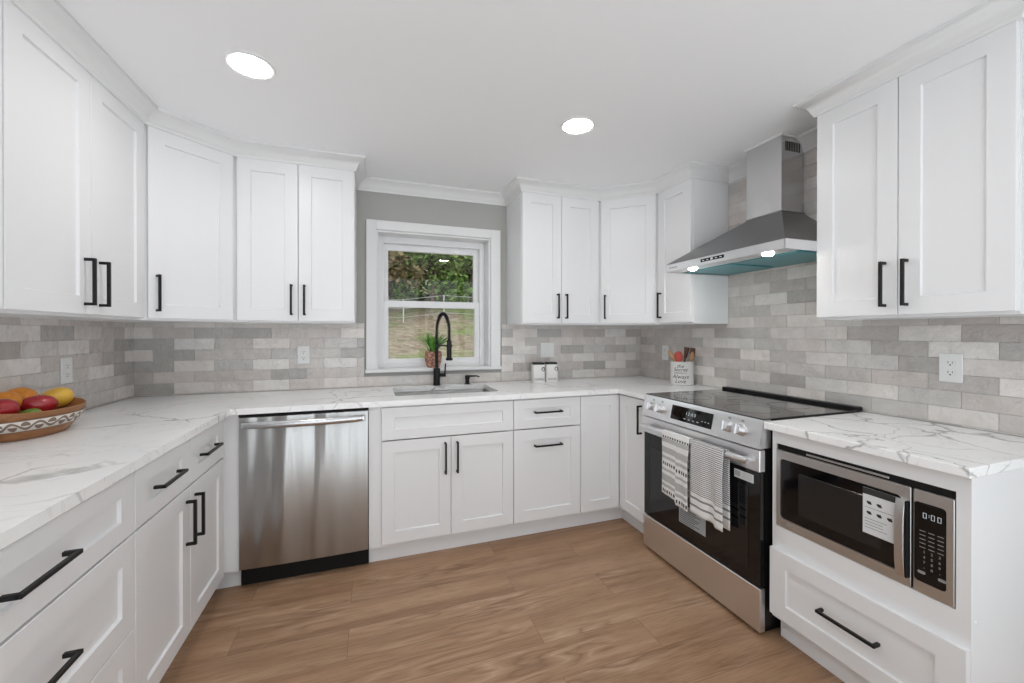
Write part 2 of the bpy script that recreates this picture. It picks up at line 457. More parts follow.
# right wall: u = distance from the back corner (-y)
P = 1.115 - 6*TL
def Rr(s): return (P + TL*4 + .0, s)
spec_right = {'phase': P,
 -4: (1.018, 'ldMml'), -3: (1.115-TL, 'mLDLm'), -2: (1.018, 'MlmLm'), -1: (1.115-TL, 'LmLmM'),
 0: (1.018, 'MllDlDL'),
 1: (1.115-TL, 'LmllDLDM'),
 2: (1.018-TL*2, 'ldLMLlDlm'),
 3: (1.115-TL*2, 'mmmlMmdVl'),
 4: (1.018-TL*2, 'LMLDLLmMl'),
 5: (1.115-TL*2, 'LmmLMmLmm'),
 6: (1.018-TL*2, 'lmMLmlMLL'), 7: (1.115-TL*2, 'mlmlmlmlm')}
tile_wall('backsplash_right', lambda u, d, z: (W - d, -u, z), 0, 2.36, CT, ZC, spec_right, 11)
spec_left = {'phase': .201 - TL,
 -1: (.201-TL, 'lMmLMmlm'),
 0: (.107-TL, 'LMlDLmml'), 1: (.201-TL, 'DMLlDlml'), 2: (.107-TL, 'LdmmVmlm'), 3: (.201-TL, 'DLmmLmlm'), 4: (.107-TL, 'dmmmlmml'), 5: (.201-TL, 'Lmmmlmlm'), 6: (.107-TL, 'mmmmlmlm')}
tile_wall('backsplash_left', lambda u, d, z: (d, -u, z), 0, 2.2, CT, ZTILE, spec_left, 5)

# crown mouldings ---------------------------------------------------
crown = [(0, ZC - .078), (.007, ZC - .078), (.010, ZC - .070), (.010, ZC - .066), (.015, ZC - .062), (.020, ZC - .046), (.034, ZC - .026), (.050, ZC - .018), (.054, ZC - .014), (.063, ZC - .013), (.063, ZC - .0005), (-.03, ZC - .0005), (-.03, ZC - .078)]
b = MB(); b.sweep([(XLU, -2.16), (XLU, ULB), (ULX2, YBU), (ULX3, YBU), (ULX3, -.001)], crown); structure(b.build('trim_1', M['trim'], smooth=True))
b = MB(); b.sweep([(URX0, -.001), (URX0, YBU), (URX1, YBU), (XRU, URY1), (XRU, URY2), (W - .001, URY2)], crown); structure(b.build('trim_2', M['trim'], smooth=True))
b = MB(); b.sweep([(W - .001, UY0), (XRU, UY0), (XRU, UY1), (W - .001, UY1)], crown); structure(b.build('trim_3', M['trim'], smooth=True))
wcrown = [(o if o >= 0 else 0, z) for o, z in crown]
b = MB(); b.sweep([(ULX3, -.0005), (URX0, -.0005)], wcrown); structure(b.build('trim_4', M['trim'], smooth=True))
b = MB(); b.sweep([(W - .009, URY2), (W - .009, RY0 - .287)], wcrown); b.sweep([(W - .009, RY0 - .497), (W - .009, UY0)], wcrown); structure(b.build('trim_5', M['trim'], smooth=True))

# window ------------------------------------------------------------
win = thing('window_1', 'white double hung window above the kitchen sink', 'window', (0, 0, 0), kind='structure')
b = MB()
b.box(WX0, HX0, -.022, 0, WZ0 + .02, WZ1, .003); b.box(HX1, WX1, -.022, 0, WZ0 + .02, WZ1, .003); b.box(HX0 - .001, HX1 + .001, -.0215, 0, HZ1, WZ1 - .0005, .003)
b.build('window_frame', M['trim'], win)
b = MB(); b.box(WX0 - .006, WX1 + .006, -.034, .114, HZ0 - .020, HZ0 + .003, .004); b.build('window_sill', M['trim'], win)
b = MB(); J = .012
b.box(HX0, HX0 + J, -.002, .12, HZ0, HZ1); b.box(HX1 - J, HX1, -.002, .12, HZ0, HZ1); b.box(HX0 + J, HX1 - J, -.002, .12, HZ1 - J, HZ1)
b.build('jamb', M['trim'], win)
b = MB(); FX0, FX1, FZ0, FZ1 = HX0 + J, HX1 - J, HZ0, HZ1 - J; FW = .040
b.box(FX0, FX0 + FW, .115, .225, FZ0, FZ1, .003); b.box(FX1 - FW, FX1, .115, .225, FZ0, FZ1, .003)
b.box(FX0 + FW, FX1 - FW, .116, .224, FZ1 - .045, FZ1, .003); b.box(FX0 + FW, FX1 - FW, .116, .224, FZ0, FZ0 + .026, .003)
b.build('outer_frame', M['vinyl'], win)
M['pane'] = bpy.data.materials.new('window_glass'); M['pane'].use_nodes = True
t = M['pane'].node_tree; t.nodes.remove(t.nodes['Principled BSDF'])
gl = t.nodes.new('ShaderNodeBsdfGlossy'); gl.inputs['Roughness'].default_value = .02
tr = t.nodes.new('ShaderNodeBsdfTransparent'); tr.inputs[0].default_value = (.95, .96, .955, 1)
fr = t.nodes.new('ShaderNodeFresnel'); fr.inputs[0].default_value = 1.28
mx = t.nodes.new('ShaderNodeMixShader'); t.links.new(fr.outputs[0], mx.inputs[0]); t.links.new(tr.outputs[0], mx.inputs[1]); t.links.new(gl.outputs[0], mx.inputs[2])
t.links.new(mx.outputs[0], t.nodes['Material Output'].inputs[0])
ZM = 1.500
def sash(name, x0, x1, z0, z1, y0, y1, rail_b, rail_t, st):
    b = MB(); b.box(x0, x0 + st, y0, y1, z0, z1, .003); b.box(x1 - st, x1, y0, y1, z0, z1, .003)
    b.box(x0 + st - .002, x1 - st + .002, y0, y1, z0, z0 + rail_b, .003); b.box(x0 + st - .002, x1 - st + .002, y0, y1, z1 - rail_t, z1, .003)
    s = b.build(name, M['vinyl'], win)
    b = MB(); ym = (y0 + y1)/2; b.box(x0 + st - .004, x1 - st + .004, ym - .002, ym + .002, z0 + rail_b - .004, z1 - rail_t + .004)
    b.build('pane', M['pane'], s)
sash('upper_sash', FX0 + .034, FX1 - .034, ZM - .022, FZ1 - .042, .172, .204, .030, .046, .040)
sash('lower_sash', FX0 + .034, FX1 - .034, FZ0 + .022, ZM + .024, .134, .166, .042, .050, .040)

# ---------------------------------------------------------------- cabinet pieces
def shaker(b, x0, x1, z0, z1, y=0.0, th=.019, st=.066, rl=.066, rec=.009):
    e = .0015; s = .003
    def R(a, c, yy): return [b.bm.verts.new((x, yy, z)) for x, z in ((x0+a, z0+c), (x1-a, z0+c), (x1-a, z1-c), (x0+a, z1-c))]
    rs = [R(0, 0, y+th), R(0, 0, y+e), R(e, e, y), R(st, rl, y), R(st+s, rl+s, y+rec)]
    for A, B in zip(rs, rs[1:]):
        for i in range(4): b.bm.faces.new((A[i], A[(i+1) % 4], B[(i+1) % 4], B[i]))
    b.bm.faces.new(rs[-1]); b.bm.faces.new(list(reversed(rs[0])))
def pull(parent, xc, zc, length, vertical, y=0.0, t=.0105, proj=.034):
    """square U bar pull"""
    b = MB(); h = length/2; p = t/2
    if vertical:
        b.box(xc-p, xc+p, y-proj, y-proj+t, zc-h, zc+h, .0012)
        for s in (-1, 1): b.box(xc-p, xc+p, y-proj+t*.5, y, zc+s*(h-p)-p, zc+s*(h-p)+p, .0008)
    else:
        b.box(xc-h, xc+h, y-proj, y-proj+t, zc-p, zc+p, .0012)
        for s in (-1, 1): b.box(xc+s*(h-p)-p, xc+s*(h-p)+p, y-proj+t*.5, y, zc-p, zc+p, .0008)
    o = b.build('handle', M['black'], parent); o['label'] = 'matte black square bar pull'
    return o
def front(parent, name, x0, x1, z0, z1, handle=None, rl=.066, st=.066):
    b = MB(); shaker(b, x0, x1, z0, z1, st=st, rl=rl)
    o = b.build(name, M['cabinet'], parent)
    if handle: pull(o, *handle)
    return o
def carcass(parent, w, depth, z0, z1, toe=True, open_top=False, name='cabinet_body', x0=0.0, toe_x=(0, 0), st=.038):
    b = MB(); f = .0195; t = .018; k = f + .019
    zb = z0 + (.10 if toe else 0)
    b.box(x0, x0+t, k, depth, zb, z1); b.box(x0+w-t, x0+w, k, depth, zb, z1)
    b.box(x0+t, x0+w-t, k, depth-.008, zb+.003, zb+.003+t); b.box(x0+t, x0+w-t, depth-.008, depth, zb+.001, z1-.001)
    if not open_top: b.box(x0+t, x0+w-t, k, depth-.008, z1-t, z1-.001)
    b.box(x0, x0+st, f, k, zb, z1); b.box(x0+w-.038, x0+w, f, k, zb, z1)
    b.box(x0+st, x0+w-.038, f, k, z1-.038, z1); b.box(x0+st, x0+w-.038, f, k, zb, zb+.03)
    o = b.build(name, M['cabinet'], parent)
    if toe:
        b = MB(); b.box(x0 + toe_x[0], x0+w + toe_x[1], TOE, TOE+.016, 0, zb); b.build('toe_kick', M['cabinet'], parent)
    return o
G = .002
R90 = pi/2
DEPTH_B = .622
HU = .175
# -- left run, facing +x : local x runs away from the camera
left_a = thing('base_cabinet', 'white three-drawer base cabinet nearest the camera under the fruit bowl worktop', 'cabinet', (XLF, YL1 - .6096, 0), R90, 'base cabinets')
w = .6096; carcass(left_a, w, XLF - .002, 0, CB)
front(left_a, 'drawer', G, w-G, DM+.004, CB-.012, (w - .386, .779, .178, False), .055, .070)
front(left_a, 'drawer', G, w-G, .408, DM-.003, (w - .386, .545, .178, False))
front(left_a, 'drawer', G, w-G, DB, .404, (w - .386, .262, .178, False))
left_b = thing('base_cabinet', 'white base cabinet with two drawers over two doors beside the dishwasher corner', 'cabinet', (XLF, YL1, 0), R90, 'base cabinets')
wl = YL2 - YL1; w = YL3 - YL1; carcass(left_b, w, XLF - .002, 0, CB)
front(left_b, 'drawer', G, wl-G, DM+.004, CB-.012, (.194, .783, .175, False), .055, .070)
front(left_b, 'drawer', wl+G, w-G, DM+.004, CB-.012, (.570, .783, .175, False), .055, .070)
front(left_b, 'door', G, wl-G, DB, DM-.003, (wl - .038, .558, .172, True))
front(left_b, 'door', wl+G, w-G, DB, DM-.003, (wl + .042, .558, .172, True))
b = MB(); xx = w; b.box(xx, xx + (YBF - YL3) + .02, .0195, .0385, .10, CB); b.box(xx, xx + .035, TOE, TOE + .016, 0, .10)
fp = b.build('filler_strip', M['cabinet'], left_b)
b = MB(); yb = YBF - YL1   # return filler facing the room between the corner and dishwasher
b.box(yb + .0195, yb + .0385, -(DWL - XLF), .0195, .10, CB); b.box(yb + TOE, yb + TOE + .016, -(DWL - XLF), TOE + .016, 0, .10)
b.build('corner_panel', M['cabinet'], left_b)

# -- back run, facing -y
sinkb = thing('base_cabinet', 'white sink base cabinet with false drawer front over two doors', 'cabinet', (SL, YBF, 0), 0, 'base cabinets')
w = SR - SL; x0 = DWR - SL
carcass(sinkb, w - x0, DEPTH_B, 0, CB, open_top=True, x0=x0, st=.09)
front(sinkb, 'false_drawer_front', G, w-G, DM+.004, CB-.012, None, .055, .066)
front(sinkb, 'door', G, w/2-G*.7, DB, DM-.003, (w/2 - .034, .567, .178, True))
front(sinkb, 'door', w/2+G*.7, w-G, DB, DM-.003, (w/2 + .035, .567, .178, True))
drawb = thing('base_cabinet', 'narrow white base cabinet with one drawer over a pull-out door right of the sink', 'cabinet', (SR, YBF, 0), 0, 'base cabinets')
w = DR - SR; carcass(drawb, w, DEPTH_B, 0, CB)
front(drawb, 'drawer', G, w-G, DM+.004, CB-.012, (.227, .793, .187, False), .055, .070)
front(drawb, 'pull_out_door', G, w-G, DB, DM-.003, (.227, .585, .187, False))
cornb = thing('base_cabinet', 'white corner base cabinet with folding doors between sink run and stove', 'cabinet', (DR, YBF, 0), 0, 'base cabinets')
b = MB(); cx = XRF - DR; D = DEPTH_B; f = .0195
xr = W - DR - .004; yl = YBF - RY0 - .003    # local extent of the side leg toward the camera
b.poly([(0, f), (cx + f, f), (cx + f, -yl), (xr, -yl), (xr, D), (0, D)], .10, CB); b.build('cabinet_body', M['cabinet'], cornb)
b = MB(); b.box(0, cx + TOE + .016, TOE, TOE + .016, 0, .10); b.box(cx + TOE, cx + TOE + .016, -yl, TOE, 0, .10); b.build('toe_kick', M['cabinet'], cornb)
front(cornb, 'door', G, cx - .003, DB, CB - .012, None, .066, .066)
b = MB(); shaker(b, 0, yl - .004, DB, CB - .012)
dr = b.build('door', M['cabinet'], cornb); dr.location = (cx, -.003, 0); dr.rotation_euler = (0, 0, -R90)
pull(dr, .235, .750, .178, True)

# -- microwave cabinet, facing -x
mwc = thing('base_cabinet', 'white base cabinet holding the microwave above a wide drawer', 'cabinet', (XRF, MY0, 0), -R90, 'base cabinets')
w = MY0 - MY1; OX0, OX1, OZ0, OZ1 = .016, w - .032, .487, .828; f = .0195; D = W - XRF - .003
b = MB()
b.box(0, OX0, f, D, .10, CB); b.box(w - .018, w, f, D, 0, CB); b.box(OX1, w - .018, f, .05, .10, CB)
b.box(OX0, OX1, f, .04, OZ1, CB); b.box(OX0, OX1, f, .04, .38, OZ0); b.box(OX0, OX1, .04, D - .01, OZ0 - .02, OZ0 - .0005); b.box(OX0, OX1, .04, D - .01, .10, .118)
b.box(OX0, w - .018, D - .01, D, .10, CB - .001); b.box(OX0, OX1, .05, D - .01, CB - .018, CB - .001); b.box(OX0, OX1, f, .04, .10, .14)
b.build('cabinet_body', M['cabinet'], mwc)
b = MB(); b.lathe([(.006, 0), (.006, .0012), (.004, .002)], 14); o = b.build('screw_cap', M['white_plastic'], mwc); o.rotation_euler = (0, R90, 0); o.location = (w, .045, .466)
b = MB(); b.box(0, w - .018, TOE, TOE + .016, 0, .10); b.build('toe_kick', M['cabinet'], mwc)
front(mwc, 'drawer', G, w - .001, DB, .394, (.302, .263, .187, False), .062, .068)

# -- wall cabinets
def wall_cab(label, loc, rz, w, doors, depth, group='wall cabinets'):
    t = thing('wall_cabinet', label, 'cabinet', loc, rz, group)
    carcass(t, w, depth, ZU, ZT, toe=False)
    for x0, x1, hx in doors:
        front(t, 'door', x0, x1, ZU + .010, ZT - .008, (hx, 1.476, HU, True) if hx is not None else None)
    return t
w = .762
wall_cab('white wall cabinet cut off at the left edge of the view, hardly visible', (XLU, ULA - w, 0), R90, w, [(G, w/2-G, w/2-.035), (w/2+G, w-.003, w/2+.035)], XLU - .002)
w = ULB - ULA; g = ULG - ULA
wall_cab('white two-door wall cabinet high over the fruit bowl', (XLU, ULA, 0), R90, w, [(.003, g-G*.6, g - .040), (g+G*.6, w-.003, g + .047)], XLU - .002)
w = ULX3 - ULX2; g = ULXG - ULX2
wall_cab('white two-door wall cabinet above the dishwasher left of window', (ULX2, YBU, 0), 0, w, [(.004, g-G*.8, g-.033), (g+G*.8, w-.003, g+.034)], -YBU - .002)
w = URX1 - URX0; g = URXG - URX0
wall_cab('white two-door wall cabinet right of window above the canisters', (URX0, YBU, 0), 0, w, [(.003, g-G*.8, g-.033), (g+G*.8, w-.004, g+.033)], -YBU - .002)
w = URY1 - URY2
wall_cab('narrow white single-door wall cabinet above the crock beside the hood', (XRU, URY1, 0), -R90, w, [(.004, w-.003, .036)], W - XRU - .011)
w = UY0 - UY1; g = UY0 - UYG
wall_cab('white two-door wall cabinet above the microwave counter right of hood', (XRU, UY0, 0), -R90, w, [(.002, g-G*.8, g-.040), (g+G*.8, w-.004, g+.029)], W - XRU - .011)
def diag_cab(label, p0, p1, world_poly, hx):
    ang = atan2(p1[1]-p0[1], p1[0]-p0[0]); L = sqrt((p1[0]-p0[0])**2 + (p1[1]-p0[1])**2)
    t = thing('wall_cabinet', label, 'cabinet', (p0[0], p0[1], 0), ang, 'wall cabinets')
    loc = lambda p: ((p[0]-p0[0])*cos(ang) + (p[1]-p0[1])*sin(ang), -(p[0]-p0[0])*sin(ang) + (p[1]-p0[1])*cos(ang))
    b = MB(); b.poly([loc(p) for p in world_poly], ZU, ZT); b.build('cabinet_body', M['cabinet'], t)
    d = front(t, 'door', .012, L - .012, ZU + .010, ZT - .008, (hx(L), 1.476, HU, True))
    return t
diag_cab('white diagonal corner wall cabinet in the left corner', (XLU, ULB), (ULX2, YBU),
         [(.002, -.002), (ULX2 - .001, -.002), (ULX2 - .001, YBU + .0245), (XLU - .0245, ULB + .001), (.002, ULB + .001)], lambda L: .045)
diag_cab('white diagonal corner wall cabinet in the right corner', (URX1, YBU), (XRU, URY1),
         [(URX1 + .001, YBU + .0245), (URX1 + .001, -.010), (W - .010, -.010), (W - .010, URY1 + .001), (XRU + .0245, URY1 + .001)], lambda L: .046)

# ---------------------------------------------------------------- worktops
OV = .019
SKX0, SKX1, SKY0, SKY1 = 1.446, 2.085, -.480, -.108      # sink opening
def slab(pieces):
    b = MB()
    for p in pieces: b.poly(p, CB, CT)
    return b
def ctop_L():
    bm = bmesh.new()
    xe, ye, xr = XLF + OV, YBF - OV, XRF - OV
    out = [(.010, -2.08), (xe, -2.08), (xe, ye), (xr, ye), (xr, RY0 + .003), (W - .010, RY0 + .003), (W - .010, -.010), (.010, -.010)]
    r = .018; hole = []
    for cx, cy, a0 in ((SKX1-r, SKY1-r, 0), (SKX0+r, SKY1-r, 90), (SKX0+r, SKY0+r, 180), (SKX1-r, SKY0+r, 270)):
        for k in range(5): a = radians(a0 + 22.5*k); hole.append((cx + r*cos(a), cy + r*sin(a)))
    def loop(pts, z): 
        vs = [bm.verts.new((x, y, z)) for x, y in pts]
        return vs, [bm.edges.new((vs[i], vs[(i+1) % len(vs)])) for i in range(len(vs))]
    e = .002
    for z in (CT, CB):
        ov, oe = loop(out, z); hv, he = loop(hole, z)
        bmesh.ops.triangle_fill(bm, edges=oe + he, use_beauty=True)
        if z == CT: to, th = ov, hv
        else: bo, bh = ov, hv
    for A, B in ((to, bo), (th, bh)):
        for i in range(len(A)): bm.faces.new((A[i], A[(i+1) % len(A)], B[(i+1) % len(B)], B[i]))
    b = MB(); b.bm.free(); b.bm = bm; return b
o = ctop_L().build('countertop', M['quartz']); origin_to(o, (.33, -.33, CB))
tag(o, 'long white veined quartz worktop running from the fruit bowl past the sink to the stove', 'countertop', 'quartz worktops')
b = MB(); b.box(XRF - OV, W - .010, MCY1, MCY0, CB, CT, .0025)
o = b.build('countertop', M['quartz_net']); origin_to(o, (3.2, -2.0, CB))
tag(o, 'short white veined quartz worktop above the microwave', 'countertop', 'quartz worktops')

# sink ---------------------------------------------------------------
sk = thing('kitchen_sink', 'undermount stainless steel sink below the black faucet', 'sink', ((SKX0+SKX1)/2, (SKY0+SKY1)/2, CB - .21))
def rrect(hx, hy, r, z, n=6):
    pts = []
    for sx, sy, a0 in ((1, 1, 0), (-1, 1, 90), (-1, -1, 180), (1, -1, 270)):
        for k in range(n): a = radians(a0 + 90*k/(n-1)); pts.append((sx*(hx-r) + r*cos(a), sy*(hy-r) + r*sin(a), z))
    return pts
hx, hy = (SKX1-SKX0)/2, (SKY1-SKY0)/2
b = MB(); b.loft([rrect(hx + .02, hy + .02, .03, .209), rrect(hx + .003, hy + .003, .022, .209), rrect(hx, hy, .02, .205), rrect(hx - .004, hy - .004, .02, .03), rrect(hx - .03, hy - .03, .02, .004), rrect(.05, .05, .02, 0.0)], cap0=False)
M['sink_steel'] = steel('sink_steel', (.20, .20, .198), .3, (4, 4, 4), .02)
b.build('basin', M['sink_steel'], sk, smooth=True)
b = MB(); b.lathe([(.045, .002), (.045, .005), (.036, .006), (.03, .003), (.004, .003)], 24); b.build('drain', M['chrome'], sk, smooth=True)

# faucet ---------------------------------------------------------------
FX, FY = 1.752, -.060
fa = thing('faucet', 'matte black pull-down spring faucet behind the sink', 'faucet', (FX, FY, CT))
b = MB(); b.lathe([(.027, 0), (.027, .004), (.0235, .008), (.0235, .118), (.021, .122), (.015, .124)], 24); b.build('base', M['black'], fa, smooth=True)
b = MB(); b.tube([(0, 0, .12), (0, 0, .31)], .0115, 16); b.build('riser', M['black'], fa, smooth=True)
dx, dy = .055, -.185
arc = []
for k in range(25):
    a = pi*k/24; arc.append((dx*(1-cos(a))/2, dy*(1-cos(a))/2, .37 + .135*sin(a)))
hose = [(0, 0, .30), (0, 0, .34)] + arc + [(dx, dy, .33), (dx, dy, .27)]
b = MB(); b.tube(hose, .0065, 10); b.build('hose', M['black'], fa, smooth=True)
coil = []; Ps = [Vector(p) for p in hose]; cum = [0]
for i in range(1, len(Ps)): cum.append(cum[-1] + (Ps[i]-Ps[i-1]).length)
def along(t):
    for i in range(1, len(Ps)):
        if cum[i] >= t or i == len(Ps)-1:
            f = (t-cum[i-1])/(cum[i]-cum[i-1]); return Ps[i-1].lerp(Ps[i], f), (Ps[i]-Ps[i-1]).normalized()
hd = Vector((dx, dy, 0)).normalized(); side = hd.cross(Vector((0, 0, 1)))
turns = 44; NP = turns*8
for k in range(NP + 1):
    p, t = along(cum[-1]*.92*k/NP); nrm = side.cross(t)
    a = 2*pi*k/8; coil.append(tuple(p + (side*cos(a) + nrm*sin(a))*.0115))
b = MB(); b.tube(coil, .0024, 5); b.build('spring', M['black'], fa, smooth=True)
b = MB(); b.lathe([(.010, 0), (.0165, -.006), (.0165, -.118), (.024, -.124), (.024, -.134), (.019, -.138)], 20, (dx, dy, .325)); b.build('spray_head', M['black'], fa, smooth=True)
b = MB(); b.tube([(0, 0, .285), (dx*.93, dy*.93, .285)], .006, 8); b.lathe([(.0215, -.008), (.0215, .008), (.017, .008), (.017, -.008)], 18, (dx, dy, .285), cap=False); b.build('holder_arm', M['black'], fa, smooth=True)
b = MB(); b.tube([(.018, -.004, .072), (.062, -.014, .072)], .0125, 14); b.tube([(.055, -.013, .078), (.060, -.016, .155)], [.006, .0045], 10); b.build('lever_handle', M['black'], fa, smooth=True)
sd = thing('soap_dispenser', 'short matte black soap dispenser right of the faucet', 'soap dispenser', (1.972, -.066, CT))
b = MB(); b.lathe([(.021, 0), (.021, .004), (.0145, .008), (.0145, .035), (.0175, .037), (.0175, .060), (.014, .064)], 20); b.build('pump_body', M['black'], sd, smooth=True)
b = MB(); b.tube([(0, 0, .058), (.06, -.05, .062), (.075, -.062, .056)], [.007, .005, .0045], 10); b.build('spout', M['black'], sd, smooth=True)

# ---------------------------------------------------------------- dishwasher
dw = thing('dishwasher', 'stainless steel dishwasher under the worktop', 'dishwasher', (DWL, YBF, 0))
w = DWR - DWL
b = MB(); b.box(.006, w-.006, .03, .58, .095, .868); b.build('tub', M['rubber'], dw)
b = MB(); n = 24; z0, z1 = .106, .866
prof = lambda x: -.006*(1 - ((x - w/2)/(w/2))**2)
xs = [.004 + (w-.008)*k/n for k in range(n+1)]
rings = []
for x in xs:
    y = prof(x) + .002; e = .006
    rings.append([(x, .03, z0), (x, y + e, z0), (x, y + e*.3, z0 + e*.3), (x, y, z0 + e), (x, y, z1 - e), (x, y + e*.3, z1 - e*.3), (x, y + e, z1), (x, .03, z1)])
b.loft(rings); b.build('door', M['steel_dw'], dw, smooth=True)
b = MB(); hw = .275; rings = []
for k in range(21):
    s = -1 + 2*k/20; x = w/2 + s*hw; y = prof(x) - .022 - .020*(1 - s*s); 
    zc = .830; hz = .0175*(1 if abs(s) < .97 else .8)
    ring = []
    for i in range(12):
        a = 2*pi*i/12; ring.append((x, y + .011*cos(a), zc + hz*sin(a)))
    rings.append(ring)
b.loft(rings)
for s in (-1, 1): b.box(w/2 + s*hw - .012, w/2 + s*hw + .012, -.026, .004, .815, .845, .004)
hb = b.build('handle', M['steel'], dw, smooth=True); hb['label'] = 'bowed stainless bar handle'
b = MB(); b.box(.0, w, .050, .065, .008, .104); b.build('toe_panel', M['rubber'], dw)
for x in (.05, w-.05):
    b = MB(); b.lathe([(.016, 0), (.016, .006), (.006, .008), (.006, .1)], 12, (x, .09, 0)); b.build('levelling_foot', M['chrome'], dw)
b = MB(); b.box(.0, w, .012, .03, .867, CB - .001); b.build('worktop_gap_dark', M['rubber'], dw)  # black strip stands in for the dark gap under the worktop

# ---------------------------------------------------------------- range
rg = thing('kitchen_range', 'stainless steel slide-in electric range with black glass cooktop', 'stove', (RX, RY0, 0), -R90)
w = RY0 - RY1
M['range_side'] = mat('black_enamel', (.006, .006, .006), .35, spec=.3); q = NT(M['range_side']); q.bump(q.noise(q.obj(), 150, 2), .02, .001)
M['panel_steel'] = steel('brushed_steel_panel', (.80, .80, .81), .30, (6, 6, 900), .03)
D = W - RX - .012
b = MB(); b.box(.003, w-.003, .030, D, .035, .903); b.box(.02, w-.02, .05, D - .02, .0, .035); b.build('body', M['range_side'], rg)
b = MB(); b.box(0, w, 0, .030, .018, .203, .003); b.build('storage_drawer', M['panel_steel'], rg)
b = MB(); b.box(.004, w-.004, .004, .030, .208, .696, .002); b.build('oven_door', M['glass_black'], rg)
od = b = None
door = [o for o in rg.children if o.name.startswith('oven_door')][0]
b = MB(); b.box(.001, w-.001, -.002, .030, .696, .790, .003); o = b.build('door_trim', M['panel_steel'], door); o['label'] = 'brushed stainless top rail of the oven door'
b = MB(); n = 24; rings = []
for k in range(n+1):
    s = -1 + 2*k/n; x = w/2 + s*(w/2 - .03)
    y = -.038 - .006*(1 - s*s); sc = 1 if abs(s) < .99 else .8
    rings.append([(x, y + .0125*sc*cos(2*pi*i/14), .742 + .0155*sc*sin(2*pi*i/14)) for i in range(14)])
b.loft(rings)
for s in (-1, 1): b.box(w/2 + s*(w/2-.05) - .012, w/2 + s*(w/2-.05) + .012, -.036, .0, .730, .754, .004)
o = b.build('handle', M['panel_steel'], door, smooth=True); o['label'] = 'thick stainless oven handle bar'
# window outline inside the oven door
M['oven_in'] = mat('oven_window', (.008, .008, .009), .05, coat=.15, coat_rough=.03); q = NT(M['oven_in']); q.bump(q.noise(q.obj(), 8, 2), .01, .002)
b = MB(); b.box(.06, w-.06, .0015, .006, .26, .62, .001); b.build('oven_window', M['oven_in'], door)
b = MB(); b.box(.30, .482, .0008, .0032, .285, .385)
paper = mat('printed_paper', (.72, .73, .74), .7); q = NT(paper); q.bump(q.noise(q.obj(), 100, 2), .05, .001)
greyp = mat('grey_label', (.40, .42, .43), .6); q = NT(greyp); q.bump(q.noise(q.obj(), 100, 2), .05, .001)
ink = mat('black_ink', (.03, .03, .03), .6); q = NT(ink); q.bump(q.noise(q.obj(), 100, 2), .02, .001)
M['paper'], M['ink'] = paper, ink
o = b.build('sticker', greyp, door); o['label'] = 'grey printed sticker low on the oven glass'
b = MB()
for k in range(9): b.box(.308, .308 + rng.uniform(.10, .165), .0002, .0008, .372 - k*.010, .375 - k*.010)
b.build('sticker_print', ink, door)
b = MB(); b.box(.648, .745, .0008, .0030, .640, .676); o = b.build('sticker', paper, door); o['label'] = 'small white sticker high on the oven glass'
b = MB(); b.box(.652, .680, .0003, .0008, .648, .672)
for k in range(4): b.box(.688, .738, .0003, .0008, .668 - k*.007, .670 - k*.007)
b.build('sticker_print', greyp, door)
# slanted control panel
b = MB(); pts = [(-.010, .797), (.016, .906), (.020, .916), (.060, .916), (.060, .797)]
b.loft([[(x, y, z) for y, z in pts] for x in (0, w)])
cp = b.build('control_panel', M['panel_steel'], rg)
nrm = Vector((0, -.109, .026)).normalized(); upv = Vector((0, .026, .109)).normalized(); org = Vector((0, -.010, .797))
def onp(x, h, out=0): v = org + upv*h + nrm*out; return (x, v.y, v.z)
def plate(b, x0, x1, h0, h1, t):
    A = [onp(x, h, .0002) for x, h in ((x0, h0), (x1, h0), (x1, h1), (x0, h1))]; B = [onp(x, h, t) for x, h in ((x0, h0), (x1, h0), (x1, h1), (x0, h1))]
    b.loft([A, B])
b = MB(); plate(b, .238, .520, .025, .100, .0015); dsp = b.build('display', M['glass_black'], cp)
b = MB()
for dgt, x in (('1', .350), ('2', .366), (':', .378), ('0', .390), ('0', .407)):
    add_text(b, dgt, .022, lambda X, Y, Z, x=x: onp(x + X, .070 + Y, .0018 + Z*.2))
b.build('display_digits', M['screen_glow'], dsp)
b = MB()
for k in range(4): plate(b, .335 + k*.03, .348 + k*.03, .040, .0425, .0019)
for k in range(3): plate(b, .455 + k*.02, .463 + k*.02, .050, .0525, .0019)
b.build('display_markings', M['screen_glow'], dsp)
for x in (.080, .155, .612, .682):
    b = MB(); rings = []
    for r_, o_ in ((.0275, .0005), (.0275, .005), (.0235, .007), (.0225, .034), (.0205, .037)):
        rings.append([onp(x + r_*cos(2*pi*i/24), .062 + r_*sin(2*pi*i/24), o_) for i in range(24)])
    b.loft(rings)
    A = [onp(x + sx*.0055, .062 + sz*.022, .036) for sx, sz in ((-1, -1), (1, -1), (1, 1), (-1, 1))]; B = [onp(x + sx*.0045, .062 + sz*.021, .045) for sx, sz in ((-1, -1), (1, -1), (1, 1), (-1, 1))]
    b.loft([A, B]); kb = b.build('knob', M['panel_steel'], cp, smooth=True); kb['label'] = 'round steel control knob'
    b = MB(); plate(b, x - .010, x + .010, .097, .099, .0006); plate(b, x - .006, x - .002, .101, .106, .0006); plate(b, x + .002, x + .006, .101, .106, .0006); b.build('knob_marking', ink, cp)
b = MB(); b.box(0, w, .018, D, .9165, .922, .002); ck = b.build('cooktop', M['cooktop'], rg)
M['burner'] = mat('burner_ring', (.06, .06, .06), .15); q = NT(M['burner']); q.bump(q.noise(q.obj(), 60, 2), .01, .001)
b = MB()
